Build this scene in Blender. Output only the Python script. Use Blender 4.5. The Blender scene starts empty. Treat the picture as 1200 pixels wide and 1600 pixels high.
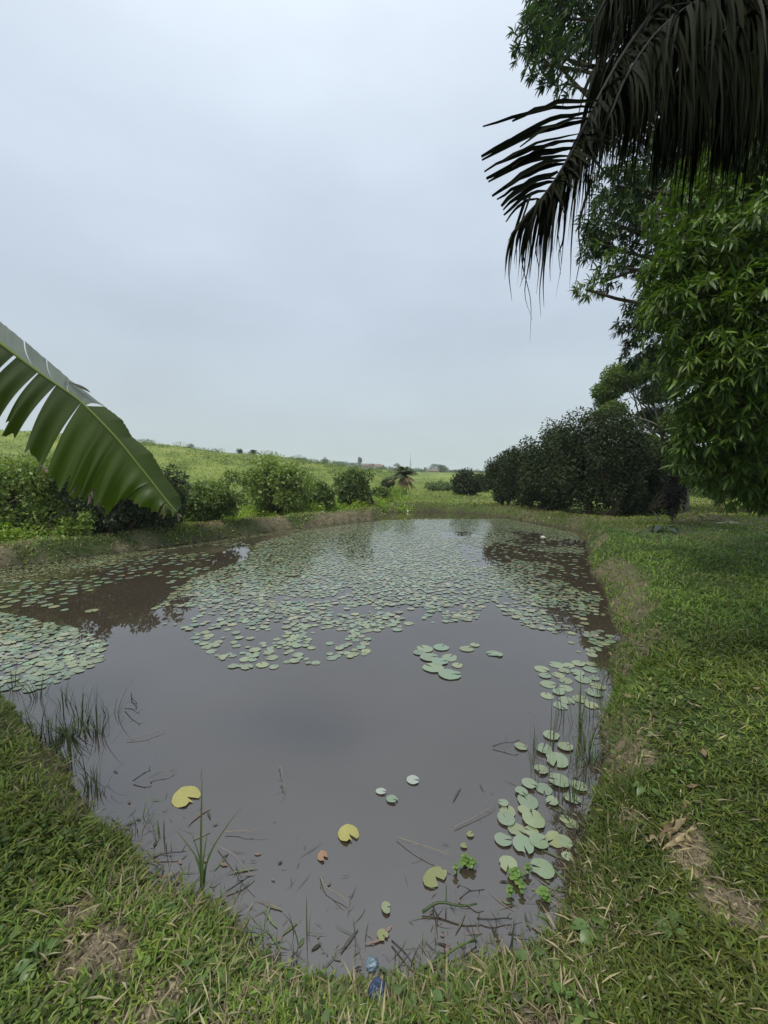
import bpy, math, random
import numpy as np
from mathutils import Vector, Matrix
C = bpy.context.scene.collection
SC = bpy.context.scene
rng = np.random.default_rng(7)
random.seed(7)
R = math.radians

# ------------------------------------------------------------------ camera
CAM_Z, PITCH, FPX = 1.80, R(4.9), 640.0
cam_d = bpy.data.cameras.new('camera')
cam = bpy.data.objects.new('camera', cam_d); C.objects.link(cam)
cam.location = (0, 0, CAM_Z); cam.rotation_euler = (R(90) - PITCH, 0, 0)
cam_d.sensor_fit = 'VERTICAL'; cam_d.sensor_height = 36; cam_d.lens = 36 * FPX / 1600
cam_d.clip_start = 0.05; cam_d.clip_end = 6000
SC.camera = cam

# ------------------------------------------------------------------ sky, sun, exposure
SUN_EL, SUN_AZ = 58, -125          # azimuth measured from +Y (ahead), negative to the left
w = bpy.data.worlds.new('World'); SC.world = w; w.use_nodes = True
nt = w.node_tree; nt.nodes.clear(); N = nt.nodes.new; L = nt.links.new
out = N('ShaderNodeOutputWorld'); bgd = N('ShaderNodeBackground'); L(bgd.outputs[0], out.inputs[0])
sky = N('ShaderNodeTexSky'); sky.sky_type = 'NISHITA'; sky.sun_disc = False
sky.sun_elevation = R(SUN_EL); sky.sun_rotation = R(SUN_AZ); sky.air_density = 1.5; sky.dust_density = 3
sc1 = N('ShaderNodeVectorMath'); sc1.operation = 'SCALE'; sc1.inputs['Scale'].default_value = 0.08
L(sky.outputs[0], sc1.inputs[0])
tc = N('ShaderNodeTexCoord'); sep = N('ShaderNodeSeparateXYZ'); L(tc.outputs['Generated'], sep.inputs[0])
ramp = N('ShaderNodeValToRGB'); L(sep.outputs['Z'], ramp.inputs[0])
el = ramp.color_ramp.elements
el[0].position = 0.0; el[0].color = (.340, .392, .400, 1)
el[1].position = 1.0; el[1].color = (.76, .80, .84, 1)
for p, c in ((.12, (.318, .364, .398, 1)), (.32, (.322, .370, .432, 1)), (.55, (.405, .460, .532, 1)), (.72, (.50, .555, .620, 1))):
    e = el.new(p); e.color = c
mp = N('ShaderNodeMapping'); mp.inputs['Scale'].default_value = (1, 1, 2.6); L(tc.outputs['Generated'], mp.inputs[0])
nz = N('ShaderNodeTexNoise'); nz.inputs['Scale'].default_value = 1.7; nz.inputs['Detail'].default_value = 5; nz.inputs['Roughness'].default_value = .5
L(mp.outputs[0], nz.inputs['Vector'])
mr = N('ShaderNodeMapRange'); mr.inputs['From Min'].default_value = .3; mr.inputs['From Max'].default_value = .7
mr.inputs['To Min'].default_value = .91; mr.inputs['To Max'].default_value = 1.10; L(nz.outputs[0], mr.inputs[0])
sc2 = N('ShaderNodeVectorMath'); sc2.operation = 'SCALE'; L(ramp.outputs[0], sc2.inputs[0]); L(mr.outputs[0], sc2.inputs['Scale'])
mx = N('ShaderNodeMix'); mx.data_type = 'RGBA'; mx.inputs['Factor'].default_value = .9
L(sc1.outputs[0], mx.inputs['A']); L(sc2.outputs[0], mx.inputs['B']); L(mx.outputs['Result'], bgd.inputs[0])
bgd.inputs[1].default_value = 1.0
sun_d = bpy.data.lights.new('sun', 'SUN'); sun_d.energy = 1.5; sun_d.angle = R(11); sun_d.color = (1, .965, .9)
sun = bpy.data.objects.new('sun', sun_d); C.objects.link(sun)
a, e_ = R(SUN_AZ), R(SUN_EL)
sv = Vector((math.sin(a) * math.cos(e_), math.cos(a) * math.cos(e_), math.sin(e_)))
sun.rotation_euler = (-sv).to_track_quat('-Z', 'Y').to_euler()
sun.location = (0, 0, 60)
vs = SC.view_settings; SC.display_settings.display_device = 'sRGB'
vs.view_transform = 'Standard'; vs.look = 'None'; vs.exposure = 0.76; vs.gamma = 1; vs.use_curve_mapping = False
SC.cycles.max_bounces = 6; SC.cycles.diffuse_bounces = 3; SC.cycles.glossy_bounces = 3
SC.cycles.transmission_bounces = 4; SC.cycles.volume_bounces = 1; SC.cycles.transparent_max_bounces = 8
SC.cycles.use_denoising = True

# ------------------------------------------------------------------ helpers
def ray(px, py):
    """direction of sight through a point of the 1200x1600 frame (surveying aid)"""
    dx, dz = (px - 600) / FPX, (800 - py) / FPX
    c, s = math.cos(PITCH), math.sin(PITCH)
    return np.array([dx, c + dz * s, -s + dz * c])
def G(px, py, z=0.0):
    d = ray(px, py); t = (z - CAM_Z) / d[2]
    return np.array([d[0] * t, d[1] * t, z])
def P(px, py, Y):
    d = ray(px, py); t = Y / d[1]
    return np.array([d[0] * t, Y, CAM_Z + d[2] * t])
def S(t):
    t = np.clip(t, 0, 1); return t * t * (3 - 2 * t)
def _h(ix, iy, s):
    n = (ix.astype(np.int64) * 374761393 + iy.astype(np.int64) * 668265263 + s * 974634) & 0x7fffffff
    n = ((n ^ (n >> 13)) * 1274126177) & 0x7fffffff
    return ((n ^ (n >> 16)) & 0xffff) / 65535.0
def vn(x, y, s=0):
    x = np.asarray(x, float); y = np.asarray(y, float)
    ix, iy = np.floor(x), np.floor(y); fx, fy = x - ix, y - iy
    fx, fy = fx * fx * (3 - 2 * fx), fy * fy * (3 - 2 * fy)
    a, b, c, d = _h(ix, iy, s), _h(ix + 1, iy, s), _h(ix, iy + 1, s), _h(ix + 1, iy + 1, s)
    return (a * (1 - fx) + b * fx) * (1 - fy) + (c * (1 - fx) + d * fx) * fy
def fbm(x, y, o=4, s=0):
    v, a, t = 0, 1, 0
    for k in range(o):
        v = v + a * vn(x * 2 ** k + 17.3 * k, y * 2 ** k - 9.1 * k, s + k); t += a; a *= .5
    return v / t
def norm(v):
    return v / np.maximum(np.linalg.norm(v, axis=-1, keepdims=True), 1e-9)

def tag(o, label=None, cat=None, group=None, kind=None):
    if label: o['label'] = label
    if cat: o['category'] = cat
    if group: o['group'] = group
    if kind: o['kind'] = kind
    return o
def thing(name, label, cat, loc=(0, 0, 0), rz=0, group=None):
    o = bpy.data.objects.new(name, None); C.objects.link(o)
    o.location = [float(v) for v in loc]; o.rotation_euler = (0, 0, rz); o.empty_display_size = .1
    return tag(o, label, cat, group)
def mesh(name, V, F, mat=None, col=None, smooth=True, attrs=None):
    """F: list of index arrays (n,k)"""
    me = bpy.data.meshes.new(name); V = np.asarray(V, np.float32)
    if not isinstance(F, list): F = [F]
    F = [np.asarray(f, np.int32) for f in F if len(f)]
    me.vertices.add(len(V)); me.vertices.foreach_set('co', V.ravel())
    nl = sum(f.size for f in F); npol = sum(len(f) for f in F)
    me.loops.add(nl); me.polygons.add(npol)
    me.loops.foreach_set('vertex_index', np.concatenate([f.ravel() for f in F]))
    tot = np.concatenate([np.full(len(f), f.shape[1], np.int32) for f in F])
    st = np.concatenate([[0], np.cumsum(tot)[:-1]]).astype(np.int32)
    me.polygons.foreach_set('loop_start', st); me.polygons.foreach_set('loop_total', tot)
    if smooth: me.polygons.foreach_set('use_smooth', np.ones(npol, bool))
    if col is not None:
        ca = me.color_attributes.new('Col', 'FLOAT_COLOR', 'POINT')
        c4 = np.ones((len(V), 4), np.float32); c4[:, :3] = col; ca.data.foreach_set('color', c4.ravel())
    for k, v in (attrs or {}).items():
        at = me.attributes.new(k, 'FLOAT', 'POINT'); at.data.foreach_set('value', np.asarray(v, np.float32))
    me.update(calc_edges=True)
    if mat: me.materials.append(mat)
    return me
def obj(name, me, parent=None, world=False):
    o = bpy.data.objects.new(name, me); C.objects.link(o)
    if parent is not None:
        o.parent = parent
        if world:
            o.matrix_parent_inverse = Matrix.Translation(parent.location).inverted() if parent.rotation_euler.z == 0 else \
                (Matrix.Translation(parent.location) @ Matrix.Rotation(parent.rotation_euler.z, 4, 'Z')).inverted()
    return o
class MB:
    """collects shapes for ONE mesh"""
    def __init__(s): s.V, s.F, s.C, s.n = [], [], [], 0
    def add(s, V, F, col=None):
        V = np.asarray(V, float)
        if not isinstance(F, list): F = [F]
        s.V.append(V)
        for f in F:
            if len(f): s.F.append(np.asarray(f) + s.n)
        s.C.append(np.broadcast_to(np.asarray((1, 1, 1) if col is None else col, float), (len(V), 3)))
        s.n += len(V); return s
    def build(s, name, mat, parent=None, world=True, smooth=True):
        V = np.concatenate(s.V); Cc = np.concatenate(s.C)
        g = {}
        for f in s.F: g.setdefault(f.shape[1], []).append(f)
        return obj(name, mesh(name, V, [np.concatenate(x) for x in g.values()], mat, Cc, smooth), parent, world)
def tube(pts, rad, n=8, cap=True):
    pts = np.asarray(pts, float); m = len(pts); rad = np.broadcast_to(np.asarray(rad, float), (m,))
    t = norm(np.gradient(pts, axis=0)); ref = np.array([.31, .17, .93]) if abs(t[0][2]) < .9 else np.array([1., .1, 0])
    u = norm(np.cross(t, ref)); v = np.cross(t, u)
    th = np.arange(n) * 2 * math.pi / n
    V = pts[:, None] + rad[:, None, None] * (np.cos(th)[None, :, None] * u[:, None] + np.sin(th)[None, :, None] * v[:, None])
    V = V.reshape(-1, 3); i, j = np.meshgrid(np.arange(m - 1), np.arange(n), indexing='ij')
    a = i * n + j; b = i * n + (j + 1) % n
    F = [np.stack([a, b, b + n, a + n], -1).reshape(-1, 4)]
    if cap:
        V = np.concatenate([V, pts[:1], pts[-1:]]); j = np.arange(n)
        F.append(np.stack([np.full(n, m * n), (j + 1) % n, j], -1))
        F.append(np.stack([np.full(n, m * n + 1), (m - 1) * n + j, (m - 1) * n + (j + 1) % n], -1))
    return V, F
def strip(pts, width, side, fold=.25, tipless=False):
    """a leaf blade along pts: three vertices across, folded at the midrib"""
    pts = np.asarray(pts, float); m = len(pts)
    s = np.linspace(0, 1, m); wd = np.asarray(width(s) if callable(width) else np.full(m, width))
    t = norm(np.gradient(pts, axis=0)); sd = np.broadcast_to(np.asarray(side, float), (m, 3))
    sd = norm(sd - (sd * t).sum(-1, keepdims=True) * t); nn = np.cross(sd, t)
    Lf = pts - sd * wd[:, None] / 2 + nn * wd[:, None] * fold; Rt = pts + sd * wd[:, None] / 2 + nn * wd[:, None] * fold
    V = np.stack([Lf, pts, Rt], 1).reshape(-1, 3)
    i = np.arange(m - 1) * 3
    F = np.concatenate([np.stack([i, i + 1, i + 4, i + 3], -1), np.stack([i + 1, i + 2, i + 5, i + 4], -1)])
    return V, F
def bez(p, n):
    """Catmull-Rom through points"""
    p = np.asarray(p, float); q = np.concatenate([[2 * p[0] - p[1]], p, [2 * p[-1] - p[-2]]])
    t = np.linspace(0, len(p) - 1 - 1e-6, n); i = t.astype(int); f = (t - i)[:, None]
    a, b, c, d = q[i], q[i + 1], q[i + 2], q[i + 3]
    return .5 * (2 * b + (c - a) * f + (2 * a - 5 * b + 4 * c - d) * f ** 2 + (3 * b - a - 3 * c + d) * f ** 3)

# ------------------------------------------------------------------ materials
def M(name, base=(.1, .1, .1), rough=.6, spec=.4, trans=0.0, attr=None, noise=None, bump=None, objrand=None, metal=0):
    m = bpy.data.materials.new(name); m.use_nodes = True; t = m.node_tree; t.nodes.clear(); N = t.nodes.new; L = t.links.new
    o = N('ShaderNodeOutputMaterial'); b = N('ShaderNodeBsdfPrincipled')
    b.inputs['Roughness'].default_value = rough; b.inputs['Specular IOR Level'].default_value = spec; b.inputs['Metallic'].default_value = metal
    rgb = N('ShaderNodeRGB'); rgb.outputs[0].default_value = (*base, 1); c = rgb.outputs[0]
    def mul(c, v):
        x = N('ShaderNodeVectorMath'); x.operation = 'MULTIPLY'; L(c, x.inputs[0]); L(v, x.inputs[1]); return x.outputs[0]
    if attr:
        a = N('ShaderNodeAttribute'); a.attribute_name = 'Col'; c = mul(c, a.outputs['Color'])
    if noise:
        for sc_, c0, c1 in noise:
            g = N('ShaderNodeTexCoord'); n = N('ShaderNodeTexNoise'); n.inputs['Scale'].default_value = sc_; n.inputs['Detail'].default_value = 6
            L(g.outputs['Object'], n.inputs['Vector']); r = N('ShaderNodeValToRGB'); L(n.outputs[0], r.inputs[0])
            r.color_ramp.elements[0].position = .35; r.color_ramp.elements[1].position = .65
            r.color_ramp.elements[0].color = (*c0, 1); r.color_ramp.elements[1].color = (*c1, 1); c = mul(c, r.outputs[0])
    if objrand:
        oi = N('ShaderNodeObjectInfo'); r = N('ShaderNodeValToRGB'); L(oi.outputs['Random'], r.inputs[0])
        els = r.color_ramp.elements
        for k, cc in enumerate(objrand):
            if k < 2: els[k].position = k / (len(objrand) - 1); els[k].color = (*cc, 1)
            else: els.new(k / (len(objrand) - 1)).color = (*cc, 1)
        if len(objrand) > 2:
            for k, cc in enumerate(objrand): els[k].position = k / (len(objrand) - 1); els[k].color = (*cc, 1)
        c = mul(c, r.outputs[0])
    if bump:
        g = N('ShaderNodeTexCoord'); n = N('ShaderNodeTexNoise'); n.inputs['Scale'].default_value = bump[0]; n.inputs['Detail'].default_value = 5
        L(g.outputs['Object'], n.inputs['Vector']); bp = N('ShaderNodeBump'); bp.inputs['Strength'].default_value = bump[1]; bp.inputs['Distance'].default_value = bump[2]
        L(n.outputs[0], bp.inputs['Height']); L(bp.outputs[0], b.inputs['Normal'])
    L(c, b.inputs['Base Color'])
    if trans:
        tr = N('ShaderNodeBsdfTranslucent'); tm = N('ShaderNodeVectorMath'); tm.operation = 'MULTIPLY'; L(c, tm.inputs[0]); tm.inputs[1].default_value = (1.5, 1.7, .7)
        L(tm.outputs[0], tr.inputs[0]); ms = N('ShaderNodeMixShader'); ms.inputs[0].default_value = trans
        L(b.outputs[0], ms.inputs[1]); L(tr.outputs[0], ms.inputs[2]); L(ms.outputs[0], o.inputs[0])
    else: L(b.outputs[0], o.inputs[0])
    return m
m_leafy = M('foliage', (1, 1, 1), .45, .4, .25, attr=True)
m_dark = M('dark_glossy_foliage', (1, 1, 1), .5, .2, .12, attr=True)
m_grass = M('grass_blades', (1, 1, 1), .55, .3, .28, attr=True)
m_bark = M('bark', (.115, .095, .07), .9, .2, noise=[(6, (.6, .6, .6), (1.25, 1.2, 1.15))], bump=(25, .6, .02))
m_pale = M('pale_bark', (.25, .235, .2), .9, .2, noise=[(5, (.6, .62, .58), (1.2, 1.2, 1.2))], bump=(25, .5, .01))
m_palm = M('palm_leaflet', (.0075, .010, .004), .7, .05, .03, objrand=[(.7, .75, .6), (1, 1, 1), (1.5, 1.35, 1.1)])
m_palmdry = M('dry_palm_leaflet', (.045, .044, .032), .7, .1, .08, objrand=[(.7, .7, .7), (1.3, 1.25, 1.2)])
m_rachis = M('palm_rachis', (.009, .010, .005), .7, .2)
m_mango = M('mango_leaf', (.085, .142, .020), .45, .4, .22, objrand=[(.55, .65, .6), (.8, .9, .9), (1.2, 1.15, 1), (1.7, 1.5, 1.3)])
m_twig = M('twig', (.05, .042, .03), .8, .2)
m_drytwig = M('dry_twig', (.22, .19, .14), .8, .2)
m_pad = M('lily_pad', (.195, .240, .145), .20, 1.0, 0, objrand=[(.7, .78, .8), (1, 1, 1), (1.25, 1.12, .9), (.85, 1.0, 1.05), (1.05, .95, .8), (.9, .85, .75)], noise=[(30, (.86, .9, .86), (1.1, 1.06, 1.1))])
m_padmass = M('lily_pad_mat', (.195, .240, .145), .20, 1.0, 0, attr=True)
m_padyellow = M('yellowed_pad', (.36, .335, .12), .5, .4, 0, noise=[(22, (.62, .62, .4), (1.1, 1.08, 1.1))])
m_padold = M('sunken_pad', (.21, .21, .10), .4, .5, 0, noise=[(18, (.6, .7, .5), (1.2, 1.2, 1.1))])
m_padgrey = M('grey_pad', (.30, .33, .29), .45, .5)
m_red = M('red_leaf', (.27, .17, .10), .6, .4, noise=[(40, (.7, .6, .6), (1.1, 1.1, 1.1))])
m_reed = M('reed', (.075, .115, .035), .5, .4, .15, objrand=[(.6, .6, .6), (1, 1, 1), (1.5, 1.4, 1.3)])
m_reeddark = M('wet_stem', (.03, .03, .025), .5, .4)
m_lettuce = M('float_weed', (.13, .215, .055), .5, .4, .15, objrand=[(.7, .8, .7), (1.2, 1.15, 1)])
m_dry = M('dry_leaf', (.30, .235, .14), .8, .2, .08, objrand=[(.6, .55, .5), (1, 1, 1), (1.5, 1.5, 1.45)], noise=[(14, (.6, .6, .55), (1.15, 1.15, 1.15))])
m_white = M('white_plastic', (.7, .72, .72), .4, .5)
m_blue = M('blue_plastic', (.022, .045, .10), .25, .6, noise=[(18, (.4, .5, .6), (1.6, 1.4, 1.2))], bump=(30, 1, .02))
m_palebag = M('pale_blue_plastic', (.13, .18, .21), .3, .6, noise=[(18, (.6, .7, .8), (1.2, 1.2, 1.2))], bump=(30, 1, .02))
m_wall = M('house_wall', (.32, .27, .22), .9, .1); m_roof = M('rusty_roof', (.19, .13, .105), .8, .2, noise=[(.6, (.7, .7, .7), (1.2, 1.2, 1.2))])
m_glass = M('dark_window', (.03, .03, .035), .3, .5); m_steel = M('steel', (.25, .25, .26), .5, .5, metal=.5)
m_petal = M('petal', (.8, .8, .78), .5, .4, .1)

# banana leaf: fine parallel veins
def banana_mat(name, base, sheen, tr):
    m = M(name, base, sheen, .5, tr, attr=True); t = m.node_tree; N = t.nodes.new; L = t.links.new
    b = next(n for n in t.nodes if n.type == 'BSDF_PRINCIPLED')
    at = N('ShaderNodeAttribute'); at.attribute_name = 'vein'
    mm = N('ShaderNodeMath'); mm.operation = 'MULTIPLY'; mm.inputs[1].default_value = 900; L(at.outputs['Fac'], mm.inputs[0])
    si = N('ShaderNodeMath'); si.operation = 'SINE'; L(mm.outputs[0], si.inputs[0])
    bp = N('ShaderNodeBump'); bp.inputs['Strength'].default_value = .18; bp.inputs['Distance'].default_value = .001
    L(si.outputs[0], bp.inputs['Height']); L(bp.outputs[0], b.inputs['Normal']); return m
m_ban = banana_mat('banana_blade', (.046, .074, .006), .5, .42)
m_banwax = banana_mat('banana_blade_waxy', (.12, .145, .11), .6, .08)
m_banrib = M('banana_midrib', (.15, .20, .035), .6, .3, .15)

# ------------------------------------------------------------------ pond outline and terrain height
edge_px = [(0, 888), (120, 873), (230, 858), (350, 841), (444, 829), (530, 820), (594, 813), (603, 806), (608, 800), (680, 799.5), (746, 802),
           (783, 807), (825, 815), (867, 822), (905, 829), (917, 837), (915, 850), (925, 895), (942, 915), (955, 950), (966, 1000), (953, 1030), (957, 1080),
           (942, 1125), (937, 1175), (924, 1225), (921, 1275), (920, 1310), (905, 1355), (893, 1430), (850, 1468), (810, 1505), (750, 1515), (700, 1525),
           (620, 1543), (560, 1538), (500, 1530), (430, 1508), (390, 1480), (350, 1440), (300, 1408), (240, 1395), (215, 1360), (198, 1310),
           (150, 1290), (130, 1240), (105, 1195), (60, 1170), (30, 1130), (0, 1090)]
poly = np.array([G(x, y)[:2] for x, y in edge_px] + [(-7.2, 5.0), (-9.8, 5.2)])
def sdist(x, y):
    """signed distance to the waterline, positive on land"""
    p = np.stack([np.ravel(x), np.ravel(y)], -1); out = np.empty(len(p))
    A, B = poly, np.roll(poly, -1, 0); AB = B - A; L2 = (AB ** 2).sum(-1)
    for i in range(0, len(p), 40000):
        q = p[i:i + 40000, None]; t = np.clip(((q - A) * AB).sum(-1) / L2, 0, 1)
        d = np.sqrt((((A + t[..., None] * AB) - q) ** 2).sum(-1)).min(1)
        qy, qx = q[..., 1], q[..., 0]; c = (A[:, 1] > qy) != (B[:, 1] > qy)
        with np.errstate(divide='ignore', invalid='ignore'):
            xi = A[:, 0] + (qy - A[:, 1]) * AB[:, 0] / AB[:, 1]
        ins = (c & (qx < xi)).sum(1) % 2 == 1
        out[i:i + 40000] = np.where(ins, -d, d)
    out = out.reshape(np.shape(x))
    return out + (fbm(x * 2.2, y * 2.2, 3, 5) - .5) * .16 * S(np.hypot(x, y) / 4)
def berm_w(x, y):
    return S((y - 5) / 1.5) * (1 - S((x - 1) / 2) * (1 - S((y - 13) / 3)))
def height(x, y, d=None):
    x = np.asarray(x, float); y = np.asarray(y, float)
    if d is None: d = sdist(x, y)
    wb = berm_w(x, y); r = np.hypot(x, y)
    dp = np.maximum(d, 0)
    bank = (.13 + .13 * S((np.hypot(x, y) - 1.9) / .9) + .13 * S((x - 1.5) / 1)) * S((dp + .03) / (0.26 + .22 * S((x - 1.5) / 1))) + .04 * S((dp - .2) / 1.6) + .035 * (fbm(x * 3, y * 3, 3, 9) - .5) * S(dp / .1) * 2
    berm = .40 * S(dp / .45) * (1 - .5 * S((dp - .75) / 1.1)) + .10 * (fbm(x * 1.6, y * 1.6, 4, 3) - .5) * S(dp / .15) * 2 * .8
    z = bank * (1 - wb) + berm * wb
    z = np.where(d < 0, -.7 * S(-d / .8) - .04 * S(-d / .02), z)
    # a second low dike beyond the pond's end
    z = z + np.where(d > 0, 1, 0) * .38 * np.exp(-((y - 27.5 - .06 * x) / .9) ** 2) * S((x + 3) / 3) * (1 - S((x - 6) / 2))
    t = np.maximum(8 - x, 0)
    hl = .483 * t ** .684 * S((y - 15) / 46) * (1 - .55 * S((y - 75) / 120))
    hl = hl * S((1 - x) / 6 + (y - 30) / 60); hl = hl + (fbm(x / 9, y / 9, 3, 21) - .5) * 1.1 * S((y - 25) / 20) * S((4 - x) / 20)
    az = x / np.maximum(y, 1)
    hf = 12.5 * np.exp(-((y - 430) / 150) ** 2) * (1 - .62 * S((az + .25) / .5)) + 3.0 * np.exp(-((y - 170) / 60) ** 2) * S((az + .1) / .1)
    hf = hf + (fbm(x / 45, y / 45, 4, 33) - .5) * 4 * S((y - 150) / 200)
    lim = np.where(y > 0, 1., 0.)
    right = .25 * S((x - 6) / 10) * S((r - 8) / 10) * (fbm(x / 3, y / 3, 3, 8))
    return z + (hl + hf) * lim * S((d - 1.5) / 3) + right * S(d)

def soil_mask(x, y, d):
    """bare earth: on the berms, at the lip and in trampled spots"""
    wb = berm_w(x, y); n = fbm(x * 1.3, y * 1.3, 4, 41)
    s = wb * S((n - .37) / .2) * S((1.2 - d) / .5) * .85 * (1 - .75 * S((y - 16) / 3)) * (1 - .85 * S((x - .5) / 1.5))
    s = np.maximum(s, (1 - wb) * S((.30 + .22 * S((x - 1.2) / .6) - d) / .2) * S((n - .42 + .03 * S((x - 1.2) / .6)) / .16) * .55)
    for (px, py, rr) in ((150, 1440, .14), (210, 1540, .13), (160, 1590, .10), (130, 1370, .09), (1075, 1290, .12), (1140, 1360, .09), (1000, 1170, .13), (260, 1490, .07),
                         (830, 1545, .12), (340, 1570, .1), (960, 1395, .08), (560, 1590, .08), (985, 1240, .10), (960, 1130, .1)):
        g = G(px, py, .27); q = np.hypot(x - g[0], y - g[1]) / rr
        s = np.maximum(s, S((1.35 - q + (fbm(x * 9, y * 9, 3, 77) - .5) * 1.6) / .9))
    # leaf litter beneath the orchard
    s = np.maximum(s, S((x - 4.6) / 1.5) * S((y - 7.5) / 2) * (1 - S((y - 30) / 8)) * S((fbm(x * .9, y * .9, 4, 50) - .38) / .25) * .35)
    return np.clip(s, 0, 1)

# the ground: one sheet, fine near the pond and reaching the horizon
na_f, na_b, nr = 620, 90, 560
az = np.concatenate([np.linspace(-R(56), R(56), na_f), np.linspace(R(56), R(304), na_b + 2)[1:-1]])
rr_ = np.exp(np.linspace(math.log(.25), math.log(2400), nr))
A_, R_ = np.meshgrid(az, rr_); gx, gy = R_ * np.sin(A_), R_ * np.cos(A_)
gd = sdist(gx, gy); gz = height(gx, gy, gd)
V = np.stack([gx, gy, gz], -1).reshape(-1, 3); na = len(az)
i, j = np.meshgrid(np.arange(nr - 1), np.arange(na), indexing='ij')
F = np.stack([i * na + j, (i + 1) * na + j, (i + 1) * na + (j + 1) % na, i * na + (j + 1) % na], -1).reshape(-1, 4)[:, ::-1]
V = np.concatenate([V, [[0, 0, float(gz[0].mean())]]])
j = np.arange(na); Fc = np.stack([np.full(na, nr * na), j, (j + 1) % na], -1)[:, ::-1]
soil = np.append(soil_mask(gx, gy, gd).ravel(), 0)
wet = np.append((S((.10 - gz) / .12)).ravel(), 0)
m = bpy.data.materials.new('ground'); m.use_nodes = True; t = m.node_tree; N = t.nodes.new; L = t.links.new
b = t.nodes['Principled BSDF']; b.inputs['Roughness'].default_value = .95; b.inputs['Specular IOR Level'].default_value = .15
tc = N('ShaderNodeTexCoord')
def noise(sc_, det=6, rough=.6):
    n = N('ShaderNodeTexNoise'); n.inputs['Scale'].default_value = sc_; n.inputs['Detail'].default_value = det; n.inputs['Roughness'].default_value = rough
    L(tc.outputs['Object'], n.inputs['Vector']); return n.outputs[0]
def ramp2(v, p0, c0, p1, c1, mid=()):
    r = N('ShaderNodeValToRGB'); L(v, r.inputs[0]); e = r.color_ramp.elements
    e[0].position = p0; e[0].color = (*c0, 1); e[1].position = p1; e[1].color = (*c1, 1)
    for p, c in mid: e.new(p).color = (*c, 1)
    return r.outputs[0]
def mixc(f, a, b_):
    x = N('ShaderNodeMix'); x.data_type = 'RGBA'; L(f, x.inputs['Factor']); L(a, x.inputs['A']); L(b_, x.inputs['B']); return x.outputs['Result']
gfine = ramp2(noise(9, 10, .75), .32, (.022, .034, .010), .68, (.06, .085, .025))
gbroad = ramp2(noise(.12, 6, .65), .34, (.085, .125, .03), .66, (.25, .275, .075), ((.5, (.17, .215, .05)),))
geo = N('ShaderNodeVectorMath'); geo.operation = 'LENGTH'; L(tc.outputs['Object'], geo.inputs[0])
far = N('ShaderNodeMapRange'); far.inputs['From Min'].default_value = 14; far.inputs['From Max'].default_value = 40; L(geo.outputs['Value'], far.inputs[0])
grs = mixc(far.outputs[0], gfine, gbroad)
patch = ramp2(noise(.035, 8, .7), .50, (1, 1, 1), .62, (.62, .72, .62)); pm = N('ShaderNodeVectorMath'); pm.operation = 'MULTIPLY'; L(grs, pm.inputs[0]); L(patch, pm.inputs[1])
soilc = ramp2(noise(38, 10, .8), .36, (.085, .07, .045), .64, (.30, .25, .17), ((.5, (.16, .13, .085)),))
at = N('ShaderNodeAttribute'); at.attribute_name = 'soil'
c = mixc(at.outputs['Fac'], pm.outputs[0], soilc)
aw = N('ShaderNodeAttribute'); aw.attribute_name = 'wet'
mud = ramp2(noise(12, 8, .7), .3, (.035, .03, .022), .7, (.08, .068, .048))
c = mixc(aw.outputs['Fac'], c, mud); L(c, b.inputs['Base Color'])
bp = N('ShaderNodeBump'); bp.inputs['Strength'].default_value = .6; bp.inputs['Distance'].default_value = .012; L(noise(30, 10, .8), bp.inputs['Height']); L(bp.outputs[0], b.inputs['Normal'])
gr = obj('ground', mesh('ground', V, [F, Fc], m, None, True, {'soil': soil, 'wet': wet})); tag(gr, 'grassy banks around the pond and the meadows and hills beyond', kind='structure')

# water
wm = bpy.data.materials.new('pond_water'); wm.use_nodes = True; t = wm.node_tree; N = t.nodes.new; L = t.links.new
b = t.nodes['Principled BSDF']; b.inputs['Roughness'].default_value = .01; b.inputs['IOR'].default_value = 2.15; b.inputs['Specular IOR Level'].default_value = .5
tc = N('ShaderNodeTexCoord')
L(ramp2(noise(.5, 4), .35, (.044, .034, .024), .65, (.052, .041, .030)), b.inputs['Base Color'])
mpn = N('ShaderNodeMapping'); mpn.inputs['Scale'].default_value = (1, .6, 1); L(tc.outputs['Object'], mpn.inputs[0])
nn = N('ShaderNodeTexNoise'); nn.inputs['Scale'].default_value = 3.5; nn.inputs['Detail'].default_value = 3; L(mpn.outputs[0], nn.inputs['Vector'])
bp = N('ShaderNodeBump'); bp.inputs['Strength'].default_value = .07; bp.inputs['Distance'].default_value = .01; L(nn.outputs[0], bp.inputs['Height']); L(bp.outputs[0], b.inputs['Normal'])
cen = poly.mean(0); ang = poly
nrm = []
for k in range(len(poly)):
    e0 = poly[k] - poly[k - 1]; e1 = poly[(k + 1) % len(poly)] - poly[k]; tt = e0 / np.linalg.norm(e0) + e1 / np.linalg.norm(e1)
    nrm.append(np.array([-tt[1], tt[0]]) / np.linalg.norm(tt))
nrm = np.array(nrm); 
if sdist(poly[5:6, 0] + nrm[5, 0] * .3, poly[5:6, 1] + nrm[5, 1] * .3)[0] < 0: nrm = -nrm
wp = poly + nrm * .22
import bmesh
bm = bmesh.new(); vs_ = [bm.verts.new((p[0], p[1], 0)) for p in wp]; f_ = bm.faces.new(vs_); bmesh.ops.triangulate(bm, faces=[f_])
for f_ in bm.faces:
    if f_.normal.z < 0: f_.normal_flip()
me = bpy.data.meshes.new('water'); bm.to_mesh(me); bm.free(); me.materials.append(wm)
tag(obj('water', me), 'still murky grey brown pond water', kind='structure')

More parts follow.
